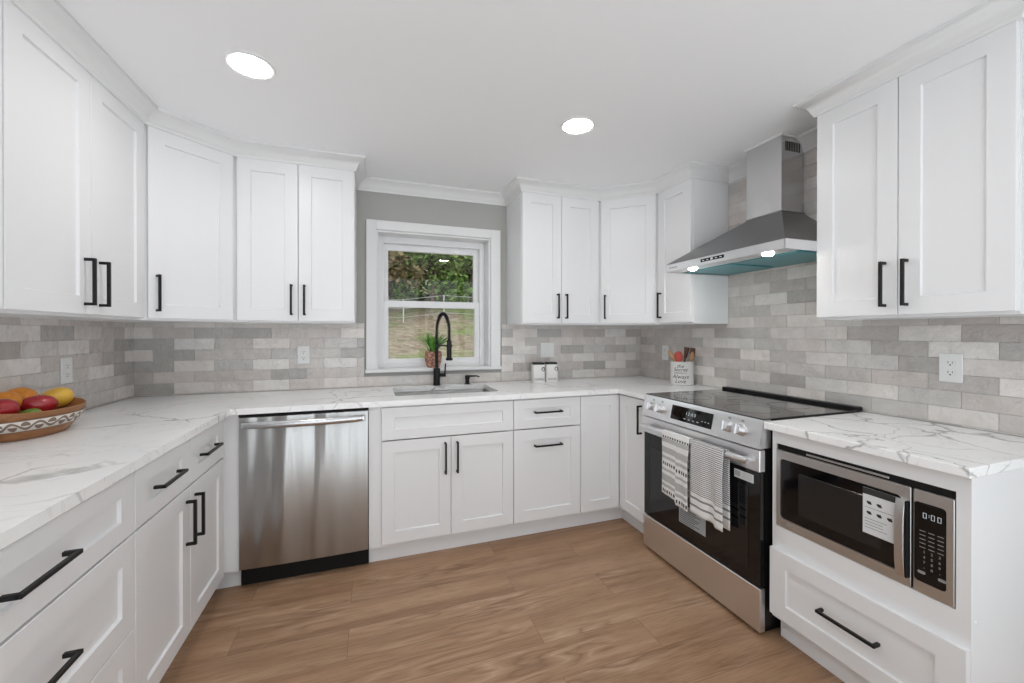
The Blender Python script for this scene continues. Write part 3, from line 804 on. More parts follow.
for bx, by, r_ in ((.2, .18, .10), (.58, .18, .115), (.2, .43, .075), (.58, .43, .09), (.39, .31, .05)):
    b.lathe([(r_, 0), (r_, .0003), (r_ - .003, .0003), (r_ - .003, 0)], 48, (bx, by, .9221), cap=False)
b.build('burner_marking', M['burner'], ck)
b = MB(); b.box(.0, w, D - .045, D, .915, .937, .005, 2); b.build('vent_rail', M['range_side'], rg)

# ---------------------------------------------------------------- microwave
mw = thing('microwave_oven', 'built-in stainless microwave with white sticker in the right base cabinet', 'microwave', (XRF + .0195, MY0, OZ0 + .003), -R90)
mx0, mx1 = .019, w*0 + (MY0 - MY1) - .034; mh = .314
SP = MY0 + 2.183
b = MB(); b.box(mx0 + .004, mx1 - .004, .020, .40, .0, mh - .004); b.build('housing', M['rubber'], mw)
M['mw_steel'] = steel('microwave_steel', (.62, .62, .62), .36, (6, 6, 900), .03)
def rr_frame(b, x0, x1, z0, z1, hx0, hx1, hz0, hz1, r, y0, y1, n=6):
    """front plate with a rounded-corner opening"""
    def rr(a0, a1, c0, c1, rad, y):
        pts = []
        for cx, cz, s0 in ((a1-rad, c1-rad, 0), (a0+rad, c1-rad, 90), (a0+rad, c0+rad, 180), (a1-rad, c0+rad, 270)):
            for k in range(n): a = radians(s0 + 90*k/(n-1)); pts.append((cx + rad*cos(a), y, cz + rad*sin(a)))
        return pts
    b.loft([rr(x0, x1, z0, z1, .003, y1), rr(x0, x1, z0, z1, .003, y0+.001), rr(x0+.001, x1-.001, z0+.001, z1-.001, .003, y0), rr(hx0, hx1, hz0, hz1, r, y0), rr(hx0, hx1, hz0, hz1, r, y1)], closed=True)
b = MB(); rr_frame(b, mx0, SP - .003, 0, mh, mx0 + .018, SP - .027, .036, mh - .034, .014, -.004, .018)
md = b.build('door', M['mw_steel'], mw)
b = MB(); b.box(mx0 + .014, SP - .024, .001, .016, .030, mh - .030); b.build('door_glass', M['glass_black'], md)
M['mesh_screen'] = mat('microwave_screen', (.012, .012, .012), .25, coat=.25, coat_rough=.05); q = NT(M['mesh_screen']); q.bump(q.noise(q.obj((900, 900, 900)), 1, 1), .1, .001)
b = MB(); b.box(mx0 + .09, SP - .085, -.0004, .0012, .075, mh - .075, .0005); b.build('window_screen', M['mesh_screen'], md)
b = MB(); rings = []
for k in range(13):
    s = -1 + 2*k/12; z = .150 + s*.122; y = -.012 - .010*(1 - s**4)
    rings.append([(SP - .039, y + .004, z), (SP - .036, y - .002, z), (SP - .0135, y - .002, z), (SP - .0125, y - .001, z), (SP - .0125, y + .009, z), (SP - .030, y + .009, z)])
b.loft(rings)
b.box(SP - .03, SP - .010, -.012, -.003, .030, .044); b.box(SP - .03, SP - .010, -.012, -.003, .256, .270)
o = b.build('handle', M['mw_steel'], md, smooth=True); o['label'] = 'curved steel door handle'
b = MB(); b.box(SP - .0125, SP - .0045, -.019, -.0035, .030, .270, .002); b.build('handle_gap_dark', M['rubber'], o)  # black strip stands in for the dark gap beside the handle
b = MB(); b.box(SP - 0.136, SP - 0.044, -.0012, .0008, .115, mh - .045)
st = b.build('sticker', paper, md); st['label'] = 'white instruction sticker with a black heading'
b = MB(); b.box(SP - 0.136, SP - 0.044, -.0018, -.0010, mh - .066, mh - .045)
for k, (i, j) in enumerate(((0, 0), (1, 0), (0, 1), (1, 1), (2, 1))):
    x = SP - 0.118 + i*.029; z = .222 - j*.034; b.box(x - .006, x + .006, -.0018, -.0010, z - .003, z + .004); b.box(x - .003, x + .008, -.0018, -.0010, z - .006, z)
for k in range(4): b.box(SP - 0.130, SP - 0.130 + rng.uniform(.05, .08), -.0016, -.0010, .166 - k*.010, .1672 - k*.010)
b.box(SP - 0.130, SP - .045, -.0016, -.0010, .204, .2050)
b.build('sticker_print', ink, md)
b = MB(); rr_frame(b, SP + .003, mx1, 0, mh, SP + .005, mx1 - .017, .034, mh - .036, .010, -.004, .018)
mp = b.build('control_panel', M['mw_steel'], mw)
b = MB(); b.box(SP + .0045, mx1 - .014, -.0028, .016, .032, mh - .034, .001); kp = b.build('keypad', M['glass_black'], mp)
b = MB(); cxp = SP + .046
def seg(x, z, segs, h=.016, wd=.0085, t=.0012):
    for s in segs:
        {'a': lambda: b.box(x, x+wd, -.0036, -.0028, z+h-t, z+h), 'd': lambda: b.box(x, x+wd, -.0036, -.0028, z, z+t), 'g': lambda: b.box(x, x+wd, -.0036, -.0028, z+h/2-t/2, z+h/2+t/2),
         'f': lambda: b.box(x, x+t, -.0036, -.0028, z+h/2, z+h), 'b': lambda: b.box(x+wd-t, x+wd, -.0036, -.0028, z+h/2, z+h), 'e': lambda: b.box(x, x+t, -.0036, -.0028, z, z+h/2), 'c': lambda: b.box(x+wd-t, x+wd, -.0036, -.0028, z, z+h/2)}[s]()
for x in (cxp - .020, cxp - .001, cxp + .014): seg(x, mh - .082, 'abcdef')
for z in (.006, .011): b.box(cxp - .0065, cxp - .0045, -.0036, -.0028, mh - .082 + z, mh - .082 + z + .002)
b.build('clock_digits', M['digit'], kp)
b = MB()
gmark = mat('grey_marking', (.30, .30, .30), .5); q = NT(gmark); q.bump(q.noise(q.obj(), 100, 2), .02, .001)
for r_ in range(5):
    for c_ in range(3): b.box(SP + .018 + c_*.021, SP + .018 + c_*.021 + .014, -.0034, -.0028, .190 - r_*.0125, .1920 - r_*.0125)
for r_ in range(4):
    for c_ in range(3):
        add_text(b, str('1234567890'[min(r_*3 + c_, 9)]) if r_ < 3 or c_ == 1 else '-', .011, lambda X, Y, Z, r_=r_, c_=c_: (SP + .029 + c_*.018 + X, -.0030 - Z, .128 - r_*.016 + Y))
for x in (SP + .014, SP + .062): b.box(x, x + .018, -.0034, -.0028, .060, .068, .002)
b.build('key_markings', gmark, kp)
b = MB(); b.box(mx0 + .002, mx1 - .002, .004, .03, mh + .001, mh + .022)
b.build('top_vent', M['rubber'], mw)
b = MB(); b.box(mx0 + .12, mx1 - .16, .000, .0045, mh + .006, mh + .013, .001); b.build('vent_bar', M['mw_steel'], mw)
b = MB()
for k in range(9): b.box(mx0 + .020 + k*.006, mx0 + .024 + k*.006, -.0046, -.0038, .016, .020)
b.build('logo_lettering', gmark, md)

# ---------------------------------------------------------------- hood
HXF, HZ0_, HZ1_ = 3.010, 1.655, 1.699
HYc = -1.310
hd_ = thing('range_hood', 'stainless steel chimney range hood above the stove', 'range hood', (W - .010, HYc, HZ0_), -R90)
# local: x along -y (far -> near), y = 0 at the wall tiles, negative toward the room
hwid = .380; fd = -(W - .010 - HXF); lz = HZ1_ - HZ0_
b = MB(); b.box(-hwid, hwid, fd, fd + .004, 0, lz, .0015); b.box(-hwid, -hwid + .004, fd, 0, 0, lz); b.box(hwid - .004, hwid, fd, 0, 0, lz)
lip = b.build('canopy_rim', M['panel_steel'], hd_)
cwid, cd, cz = .105, -.168, .270
b = MB(); b.loft([[(-hwid, fd, lz), (hwid, fd, lz), (hwid, 0, lz), (-hwid, 0, lz)], [(-cwid - .003, cd - .003, cz), (cwid + .003, cd - .003, cz), (cwid + .003, 0, cz), (-cwid - .003, 0, cz)], [(-cwid - .003, cd - .003, cz + .008), (cwid + .003, cd - .003, cz + .008), (cwid + .003, 0, cz + .008), (-cwid - .003, 0, cz + .008)]])
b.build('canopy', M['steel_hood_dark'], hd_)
ztop = ZC - HZ0_ - .001
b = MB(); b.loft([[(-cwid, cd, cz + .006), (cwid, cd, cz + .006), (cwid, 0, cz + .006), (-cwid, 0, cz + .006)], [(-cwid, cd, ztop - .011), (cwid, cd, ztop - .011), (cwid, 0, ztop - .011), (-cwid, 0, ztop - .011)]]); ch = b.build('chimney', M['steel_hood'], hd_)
b = MB(); b.box(-cwid - .008, cwid + .008, cd - .010, 0, ztop - .011, ztop, .002); b.build('ceiling_collar', M['trim'], ch)
b = MB()
for k in range(9):
    for s in (1,): b.box(s*cwid, s*cwid + .0012, cd + .03 + k*.0125, cd + .036 + k*.0125, ztop - .085, ztop - .035)
b.build('vent_slots', M['rubber'], ch)
b = MB(); b.box(-hwid + .004, hwid - .004, fd + .004, -.002, .008, .014); b.build('underside', M['hood_film'], hd_)
b = MB()
for s in (-1, 1): b.box(s*.185 - .15, s*.185 + .15, fd + .13, -.05, .003, .0085, .002)
b.build('grease_filter', M['hood_film'], hd_)
b = MB(); b.box(-hwid + .004, hwid - .004, fd + .004, fd + .105, .002, .0085); b.build('lamp_rail', M['panel_steel'], hd_)
for x in (-.215, .255):
    b = MB(); b.lathe([(.025, 0), (.024, -.004), (.017, -.009), (.005, -.011)], 24, (x, fd + .055, .002)); b.build('lamp_lens', M['led'], hd_)
b = MB(); b.box(-.100, .055, fd - .0015, fd + .001, .016, .033, .0005); cpn = b.build('button_panel', M['glass_black'], lip)
b = MB()
for k in range(5):
    if k != 2: b.box(-.088 + k*.029, -.074 + k*.029, fd - .0021, fd - .0014, .022, .026)
b.box(-.031, -.016, fd - .0021, fd - .0014, .019, .030); b.build('button_glyphs', M['screen_glow'], cpn)
b = MB()
for k in range(6): b.box(-hwid + .035 + k*.011, -hwid + .042 + k*.011, fd - .0008, fd + .0005, .018, .025)
b.build('logo_lettering', gmark, lip)

# ---------------------------------------------------------------- towels
def stripe_mat(name, kind):
    m = mat(name, (.7, .7, .68), .95, spec=.15); q = NT(m)
    tc = q.n('ShaderNodeUVMap'); sep = q.n('ShaderNodeSeparateXYZ'); q.l(tc.outputs[0], sep.inputs[0])
    u, v = sep.outputs[0], sep.outputs[1]
    white, grey, dark = (.82, .815, .80), (.36, .36, .355), (.07, .07, .075)
    def band(lo, hi): return q.math('MULTIPLY', q.math('GREATER_THAN', v, lo), q.math('LESS_THAN', v, hi))
    if kind == 'bands':
        c = white
        for lo, hi, cc in ((.05, .12, grey), (.20, .30, grey), (.35, .40, grey), (.56, .60, grey), (.66, .78, grey), (.82, .87, grey)):
            soft = q.math('MULTIPLY', band(lo, hi), q.math('ADD', .45, q.math('MULTIPLY', q.noise(tc.outputs[0], 30, 3), .5)))
            c = q.mix(soft, c, cc)
        dash = q.math('GREATER_THAN', q.math('FRACT', q.math('MULTIPLY', u, 11.0)), .42)
        for lo, hi in ((.015, .045), (.455, .505), (.915, .965)):
            c = q.mix(q.math('MULTIPLY', band(lo, hi), dash), c, dark)
    else:
        fr = q.math('FRACT', q.math('MULTIPLY', q.math('ADD', v, q.math('MULTIPLY', q.math('SINE', q.math('MULTIPLY', u, 150.0)), .0035)), 36.0))
        thin = q.math('MULTIPLY', q.math('GREATER_THAN', fr, .58), band(-1.0, .70))
        c = q.mix(thin, white, (.16, .16, .19))
        for lo, hi in ((.755, .785), (.865, .895)):
            c = q.mix(band(lo, hi), c, (.25, .25, .25))
    q.l(c, q.b.inputs['Base Color'])
    q.bump(q.noise(q.obj((1, 1, 1)), 420, 2), .25, .002)
    return m
HANDX = RX - .041; HANDZ = .742
def towel(label, y0, y1, front_len, back_len, m, split=None, seed=0, amp=.006):
    """cloth folded over the oven handle: one sheet, front drop and back drop, thick"""
    r = random.Random(seed); NU, R_ = 28, .0185
    bm = bmesh.new(); uv = bm.loops.layers.uv.new('UVMap')
    wdt = y0 - y1; path = []
    for k in range(27): path.append((-R_, -front_len*(1 - k/26), 1 - k/26))
    for k in range(1, 9): a = pi - pi*k/9; path.append((R_*cos(a), R_*sin(a), -.02*k))
    for k in range(10): path.append((R_, -back_len*k/9, k/9*back_len/front_len))
    rows = []
    for (dx_, dz, v) in path:
        row = []
        for i in range(NU + 1):
            u = i/NU; y = y0 - wdt*u
            hang = min(1.0, abs(dz)/.10) if dz < 0 else 0
            fold = amp*hang*(sin(u*9.0 + seed) + .6*sin(u*17 + 2*seed))*(.5 + .5*v)
            flare = (u - .5)*.010*v
            drop = 0
            if split and dx_ < 0: drop = (-split[1] if u > split[0] else 0)*v; 
            yy = y - flare
            px = HANDX + dx_ - (hang*.002 + max(0, 0)) + (fold if dx_ < 0 else min(fold, 0)*.4) * (1 if dx_ < 0 else 1)
            if dx_ < 0: px = min(px, HANDX - R_ + .004)
            else: px = min(px, HANDX + R_)
            if split and dx_ < 0 and u > split[0]: px -= split[2]*min(1, (u - split[0])*14)*hang
            row.append((bm.verts.new((px, yy, HANDZ + dz + drop)), (u, min(v, 1))))
        rows.append(row)
    for A, B in zip(rows, rows[1:]):
        for i in range(NU):
            f = bm.faces.new((A[i][0], A[i+1][0], B[i+1][0], B[i][0]))
            for lp, (vv, t) in zip(f.loops, (A[i], A[i+1], B[i+1], B[i])): lp[uv].uv = t
            f.smooth = True
    me = bpy.data.meshes.new('dish_towel'); bm.normal_update(); bm.to_mesh(me); bm.free(); me.materials.append(m)
    o = bpy.data.objects.new('dish_towel', me); COL.objects.link(o)
    md_ = o.modifiers.new('thick', 'SOLIDIFY'); md_.thickness = .004; md_.offset = 0
    origin_to(o, (HANDX, (y0 + y1)/2, HANDZ - front_len))
    return tag(o, label, 'towel', 'towels on the oven handle')
towel('grey banded dish towel with dashed borders, the farther one on the oven handle', -1.158, -1.354, .318, .30, stripe_mat('banded_cotton', 'bands'), (.56, .022, .009), 1)
towel('white dish towel with thin dark stripes, the nearer one on the oven handle', -1.368, -1.562, .335, .345, stripe_mat('striped_cotton', 'thin'), (.74, .008, .005), 2, .004)

# ---------------------------------------------------------------- outlets and switches
def outlet(label, loc, rz, double=False, kind='outlet'):
    name = 'light_switch' if kind == 'switch' else 'electrical_outlet'
    t = thing(name, label, 'switch' if kind == 'switch' else 'outlet', loc, rz, 'wall plates on the tiles')
    hw = .058 if double else .036
    b = MB(); b.box(-hw, hw, -.006, 0, -.058, .058, .003, 2); pl = b.build('cover_plate', M['white_plastic'], t)
    if kind == 'outlet':
        for s in (-1, 1):
            b = MB(); b.loft([[(.0165*cos(2*pi*i/20), y, s*.0195 + max(-.0135, min(.0135, .0165*sin(2*pi*i/20)))) for i in range(20)] for y in (-.0055, -.0075)]); rc = b.build('socket', M['white_plastic'], t)
            b = MB(); b.box(-.0075, -.0055, -.0079, -.0074, s*.0195 - .001, s*.0195 + .007); b.box(.0055, .0075, -.0079, -.0074, s*.0195 - .001, s*.0195 + .006)
            b.loft([[(.0028*cos(2*pi*i/10), y, s*.0195 - .0075 + .0028*sin(2*pi*i/10)) for i in range(10)] for y in (-.0074, -.0079)]); b.build('slots', M['slot'], rc)
    else:
        for x in ((-.023, .023) if double else (0,)):
            b = MB(); b.loft([[(x - .0165, y, -.033), (x + .0165, y, -.033), (x + .0165, y - dy, .033), (x - .0165, y - dy, .033)] for y, dy in ((-.0055, 0), (-.007, .003))]); b.build('rocker', M['white_plastic'], t)
    return t
outlet('white outlet on the left wall tiles above the fruit', (.0088, -.567, 1.117), R90)
outlet('white outlet on the back wall tiles left of the window', (.895, -.0088, 1.142), 0)
outlet('white double switch plate above the two canisters', (2.632, -.0088, 1.150), 0, True, 'switch')
outlet('white outlet half hidden behind the utensil crock', (W - .0088, -.325, 1.130), -R90)
outlet('white outlet above the microwave counter on the right wall', (W - .0088, -2.005, 1.146), -R90)

# ---------------------------------------------------------------- ceiling lights
def downlight(label, x, y):
    t = thing('ceiling_light', label, 'ceiling light', (x, y, ZC), 0, 'recessed ceiling lights')
    b = MB(); b.lathe([(.086, 0), (.086, -.004), (.081, -.007), (.073, -.005), (.071, 0)], 48, cap=False); b.build('trim_ring', M['trim'], t, smooth=True)
    b = MB(); b.lathe([(.0715, -.001), (.0715, -.0035), (.04, -.0045)], 48); b.build('lens', M['lens'], t)
downlight('round recessed ceiling light on the left, above the dishwasher side', .866, -1.118)
downlight('round recessed ceiling light on the right, above the stove side', 2.300, -1.130)
downlight('added round ceiling light out of view overhead on the left', .866, -2.55)  # added lamp above the frame, brightens the worktops
downlight('added round ceiling light out of view overhead on the right', 2.300, -2.55)  # second added lamp, also unseen, for the same fill

# ---------------------------------------------------------------- canisters
M['ceramic'] = mat('white_ceramic', (.76, .75, .73), .25); q = NT(M['ceramic']); q.bump(q.noise(q.obj(), 40, 2), .02, .001)
def canister(label, x, y, word):
    t = thing('canister', label, 'canister', (x, y, CT), radians(-12), 'kitchen canisters')
    b = MB(); b.loft([rrect(.048, .048, .014, z) for z in (0, .128)] + [rrect(.045, .045, .013, .131)]); b.build('jar', M['ceramic'], t, smooth=True)
    b = MB(); b.loft([rrect(.044, .044, .012, .131), rrect(.044, .044, .012, .142), rrect(.041, .041, .011, .145)]); b.build('lid', M['black'], t, smooth=True)
    b = MB(); add_text(b, word, .021, lambda X, Y, Z: (X, -.0482 - Z, .020 + Y)); b.build('lettering', ink, t)
    b = MB(); pts = []
    for k in range(17):
        a = radians(-60 + 300*k/16); pts.append((.033 + .011*cos(a), -.0495, .098 + .013*sin(a)))
    b.tube(pts, .0028, 8); b.tube([(.033, -.0495, .085), (.037, -.0495, .078)], [.003, .001], 8); b.build('emblem', ink, t)
canister('white square canister with black lid, the left of the pair under the switch', 2.520, -.085, 'COFFEE')
canister('white square canister with black lid, the right of the pair under the switch', 2.628, -.085, 'SUGAR')

# crock and utensils -------------------------------------------------
CX, CY = 3.428, -.602
cr = thing('utensil_crock', 'white crock with black lettering holding kitchen utensils by the stove', 'crock', (CX, CY, CT))
b = MB(); b.lathe([(.074, 0), (.079, .003), (.079, .158), (.0815, .163), (.0815, .168), (.075, .168), (.074, .164), (.074, .012), (.02, .010)], 40); b.build('jar', M['ceramic'], cr, smooth=True)
b = MB(); face = atan2(-2.965 - CY, 1.312 - CX) - radians(8)
def wrapc(X, Y, Z, zc): a = face + X/.0792; rr_ = .0794 + Z; return (rr_*cos(a), rr_*sin(a), zc + Y)
for s_, sz, zc, sh_ in (('the', .036, .137, .3), ('Secret', .037, .112, .3), ('INGREDIENT IS', .0125, .088, 0), ('Always', .040, .062, .3), ('Love', .038, .030, .3)):
    add_text(b, s_, sz, lambda X, Y, Z, zc=zc: wrapc(X, Y, Z, zc), sh_)
b.build('lettering', ink, cr)
wood_a = woody('pale_wood', (.38, .21, .10), (.52, .31, .16)); wood_b = woody('dark_wood', (.05, .014, .008), (.13, .04, .02)); wood_c = woody('mid_wood', (.30, .14, .07), (.42, .22, .11))
redsil = mat('red_silicone', (.62, .07, .045), .4); q = NT(redsil); q.bump(q.noise(q.obj(), 60, 2), .02, .001)
def utensil(name, label, m, off, tip, head):
    """handle from inside the crock floor to tip; head spec (kind, half width, length)"""
    a = Vector((off[0], off[1], .020)); t_ = Vector(tip); d_ = (t_ - a).normalized()
    sidev = Vector((0.85, -.5, 0)); sidev = (sidev - d_*sidev.dot(d_)).normalized(); n_ = d_.cross(sidev)
    kind, hw, L = head; b = MB()
    o0 = thing(name, label, 'utensil', (CX, CY, CT + .013), 0, 'utensils in the crock')
    base = a - Vector((0, 0, .013))
    hs = t_ - d_*L - Vector((0, 0, .013))
    b.tube([tuple(base), tuple(hs + d_*.01)], [.0055, .005], 8); b.build('shaft', m[0], o0, smooth=True)
    b = MB(); rings = []
    for k in range(11):
        s = k/10; p = hs + d_*(L*s)
        if kind == 'spoon': wd = hw*sqrt(max(.02, 1 - (2*s - 1)**2)) ; th = .0045
        elif kind == 'flat': wd = hw*(.35 + .65*min(1, s*2.2))*(1 if s < .95 else .85); th = .003
        else: wd = hw*(.5 + .5*s); th = .004
        wd = max(wd, .0055)
        rings.append([tuple(p + sidev*wd*cos(2*pi*i/12) + n_*th*sin(2*pi*i/12)) for i in range(12)])
    b.loft(rings); b.build('head', m[1], o0, smooth=True)
ct_ = .0
utensil('wooden_spoon', 'pale wooden spoon leaning left in the crock', (wood_a, wood_a), (.010, -.045), (-.090, .030, .245), ('spoon', .015, .07))
utensil('wooden_spatula', 'mid-brown flat wooden spatula leaning left in the crock, beside the pale spoon', (wood_c, wood_c), (-.015, -.02), (-.060, .045, .225), ('flat', .012, .05))
utensil('silicone_spoon', 'red silicone spoon standing in the crock', (redsil, redsil), (-.010, .020), (-.012, .022, .240), ('spoon', .030, .085))
utensil('wooden_fork', 'dark wooden fork tallest in the crock', (wood_b, wood_b), (.020, .025), (.050, .005, .268), ('fork', .020, .080))
utensil('wooden_turner', 'dark wooden turner at the right of the crock', (wood_b, wood_b), (.045, .01), (.082, -.030, .262), ('flat', .023, .085))
utensil('wooden_spoon', 'light wooden spoon leaning right in the crock', (wood_a, wood_a), (.022, -.02), (.050, -.050, .236), ('spoon', .016, .07))

# ---------------------------------------------------------------- fruit bowl
BX, BY = .130, -.978
bw = thing('fruit_bowl', 'carved wooden oval bowl holding fruit on the left worktop', 'bowl', (BX, BY, CT), radians(84))
bwood = woody('bowl_wood', (.22, .085, .03), (.44, .21, .085), .45, (3, 18, 30))
A_, B_ = .186, .122
b = MB(); n = 56
prof = [(.60, 0), (.66, .003), (.70, .012), (.80, .030), (.985, .078), (1.0, .085), (1.0, .094), (.97, .097), (.94, .092), (.78, .045), (.60, .022), (.2, .018)]
b.loft([[(A_*r*cos(2*pi*i/n), B_*r*sin(2*pi*i/n), z + (.012*cos(2*pi*i/n)**4 if r > .9 else 0)) for i in range(n)] for r, z in prof]); b.build('bowl_body', bwood, bw, smooth=True)
carve = mat('carved_whitewash', (.7, .68, .64), .7); q = NT(carve)
tc = q.n('ShaderNodeUVMap'); sp = q.n('ShaderNodeSeparateXYZ'); q.l(tc.outputs[0], sp.inputs[0])
uu, vv = sp.outputs[0], q.math('SUBTRACT', sp.outputs[1], .5)
ph_ = q.math('MULTIPLY', uu, 2*pi)
vine = q.math('LESS_THAN', q.math('ABSOLUTE', q.math('SUBTRACT', vv, q.math('MULTIPLY', q.math('SINE', ph_), .26))), .11)
lf = q.math('FRACT', q.math('MULTIPLY', uu, 2.0)); lf = q.math('SUBTRACT', lf, .5)
lsl = q.math('ADD', vv, q.math('MULTIPLY', q.math('SINE', ph_), .22))
leaf = q.math('LESS_THAN', q.math('ADD', q.math('POWER', q.math('DIVIDE', lf, .36), 2.0), q.math('POWER', q.math('DIVIDE', lsl, .19), 2.0)), 1.0)
edge = q.math('GREATER_THAN', q.math('ABSOLUTE', vv), .45)
f_ = q.math('MAXIMUM', q.math('MAXIMUM', vine, leaf), edge)
q.l(q.mix(q.math('MULTIPLY', f_, .88), (.70, .67, .62), (.16, .085, .05)), q.b.inputs['Base Color']); q.bump(f_, .3, .004)
bm = bmesh.new(); uvl = bm.loops.layers.uv.new('UVMap'); pr_ = [(.826, .0355), (.978, .0755)]; n2 = 112
vr = [[bm.verts.new(((A_*r + .0012)*cos(2*pi*i/n2), (B_*r + .0012)*sin(2*pi*i/n2), z)) for i in range(n2)] for r, z in pr_]
for i in range(n2):
    j = (i + 1) % n2; fc = bm.faces.new((vr[0][i], vr[0][j], vr[1][j], vr[1][i])); fc.smooth = True
    for lp, tt in zip(fc.loops, ((i/n2*14, 0), ((i+1)/n2*14, 0), ((i+1)/n2*14, 1), (i/n2*14, 1))): lp[uvl].uv = tt
me = bpy.data.meshes.new('carved_band'); bm.to_mesh(me); bm.free(); me.materials.append(carve)
o = bpy.data.objects.new('carved_band', me); COL.objects.link(o); o.parent = bw; o['label'] = 'whitewashed band of carved leaves around the bowl'
md_ = o.modifiers.new('thick', 'SOLIDIFY'); md_.thickness = .002; md_.offset = 1
M['mred'] = mottled('red_mango_skin', (.30, .012, .016), (.46, .018, .03), .25, 8, .3)
M['morange'] = mottled('orange_skin', (.66, .22, .02), (.80, .32, .035), .35, 60, .1)
M['myellow'] = mottled('yellow_mango_skin', (.74, .42, .045), (.82, .52, .08), .3, 7, .2)
M['mgreen'] = mottled('lime_skin', (.10, .18, .02), (.20, .30, .04), .35, 20)
stem_m = woody('stem_wood', (.06, .04, .02), (.12, .08, .04))
def fruit(name, label, cat, m, p, r, yaw, pitch=0, mango=True):
    o = thing(name, label, cat, p, 0, 'fruit in the bowl')
    rot = Matrix.Rotation(yaw, 3, 'Z') @ Matrix.Rotation(pitch, 3, 'Y')
    def shp(v):
        if not mango: return v
        k = 1 + .16*v.x; return Vector((v.x*1.0, v.y*k, v.z*k + .10*(v.x*v.x)))
    b = MB()
    rings = []
    mm, nn = 18, 26
    for j in range(1, mm):
        th = pi*j/mm
        ring = []
        for i in range(nn):
            a = 2*pi*i/nn; v = shp(Vector((-cos(th), sin(th)*cos(a), sin(th)*sin(a)))); v = rot @ Vector((v.x*r[0], v.y*r[1], v.z*r[2])); ring.append(tuple(v + Vector((0, 0, r[2]))))
        rings.append(ring)
    b.loft(rings); b.build('fruit_body', m, o, smooth=True)
    b = MB(); e = rot @ Vector((r[0]*.985, 0, r[2]*.10)); e2 = rot @ Vector((r[0]*1.06, 0, r[2]*.12)); b.tube([tuple(e + Vector((0, 0, r[2]))), tuple(e2 + Vector((0, 0, r[2])))], .003, 8); b.build('stem', stem_m, o)
zb = CT + .024
fruit('mango', 'glossy red mango at the front middle of the bowl', 'fruit', M['mred'], (.135, -.945, zb + .043), (.050, .038, .036), radians(40), radians(8))
fruit('mango', 'glossy red mango cut off at the left edge of the bowl', 'fruit', M['mred'], (.105, -1.075, zb + .045), (.052, .042, .038), radians(60))
fruit('mango', 'yellow mango at the right end of the bowl', 'fruit', M['myellow'], (.130, -.845, zb + .052), (.052, .042, .039), radians(70), radians(-6))
fruit('orange', 'orange fruit behind the middle red mango', 'fruit', M['morange'], (.066, -.915, zb + .064), (.047, .043, .040), radians(30), 0, False)
fruit('orange', 'orange fruit behind the left red mango', 'fruit', M['morange'], (.072, -.985, zb + .058), (.042, .040, .040), radians(10), 0, False)
fruit('lime', 'small green lime low between the red mangoes', 'fruit', M['mgreen'], (.148, -1.005, zb + .022), (.032, .028, .026), radians(50))

# ---------------------------------------------------------------- potted plant on the sill
PX, PY, PZ = 1.742, .040, HZ0
pp = thing('potted_plant', 'small green plant in a patterned terracotta pot on the window sill', 'plant', (PX, PY, PZ))
terr = mat('patterned_terracotta', (.5, .25, .16), .7); q = NT(terr)
wv = q.n('ShaderNodeTexVoronoi', feature='DISTANCE_TO_EDGE'); wv.inputs['Scale'].default_value = 42; q.l(q.obj((1, 1, .8)), wv.inputs['Vector'])
q.l(q.mix(q.math('LESS_THAN', wv.outputs[0], .10), (.52, .28, .19), (.20, .09, .06)), q.b.inputs['Base Color']); q.bump(wv.outputs[0], .3, .004)
b = MB(); b.lathe([(.036, 0), (.044, .004), (.058, .045), (.062, .085), (.060, .118), (.057, .122), (.053, .118), (.053, .095), (.01, .095)], 32); b.build('pot', terr, pp, smooth=True)
soil = mottled('potting_soil', (.03, .02, .012), (.06, .04, .025), .95, 60)
b = MB(); b.lathe([(.0525, .095), (.0525, .105), (.02, .110)], 24); b.build('soil', soil, pp)
leafm = mottled('blade_leaf', (.06, .22, .02), (.17, .40, .06), .5, 30)
b = MB(); r = random.Random(4)
for k in range(90):
    a = r.uniform(0, 2*pi); L = r.uniform(.12, .20); lean = r.uniform(.10, .85); wd = r.uniform(.004, .007)
    d_ = Vector((cos(a), sin(a)*.55, 0)); s_ = Vector((-sin(a), cos(a), 0)); p0 = Vector((cos(a), sin(a), 0))*r.uniform(0, .03) + Vector((0, 0, .104))
    prev = None
    pts = []
    for j in range(6):
        t_ = j/5; p = p0 + d_*(L*lean*t_*(.4 + .6*t_)) + Vector((0, 0, 1))*(L*(t_ - .42*lean*t_*t_)); 
        p.y = min(p.y, .068); pts.append((p, wd*(1 - t_)**.6*(.5 + 1.2*min(t_*2, .5)) + .0004))
    L0 = [b.bm.verts.new(p - s_*w_) for p, w_ in pts]; L1 = [b.bm.verts.new(p + s_*w_) for p, w_ in pts]; LM = [b.bm.verts.new(p + Vector((0, 0, -.0015))) for p, w_ in pts]
    for j in range(5):
        b.bm.faces.new((L0[j], LM[j], LM[j+1], L0[j+1])); b.bm.faces.new((LM[j], L1[j], L1[j+1], LM[j+1]))
b.build('foliage', leafm, pp)

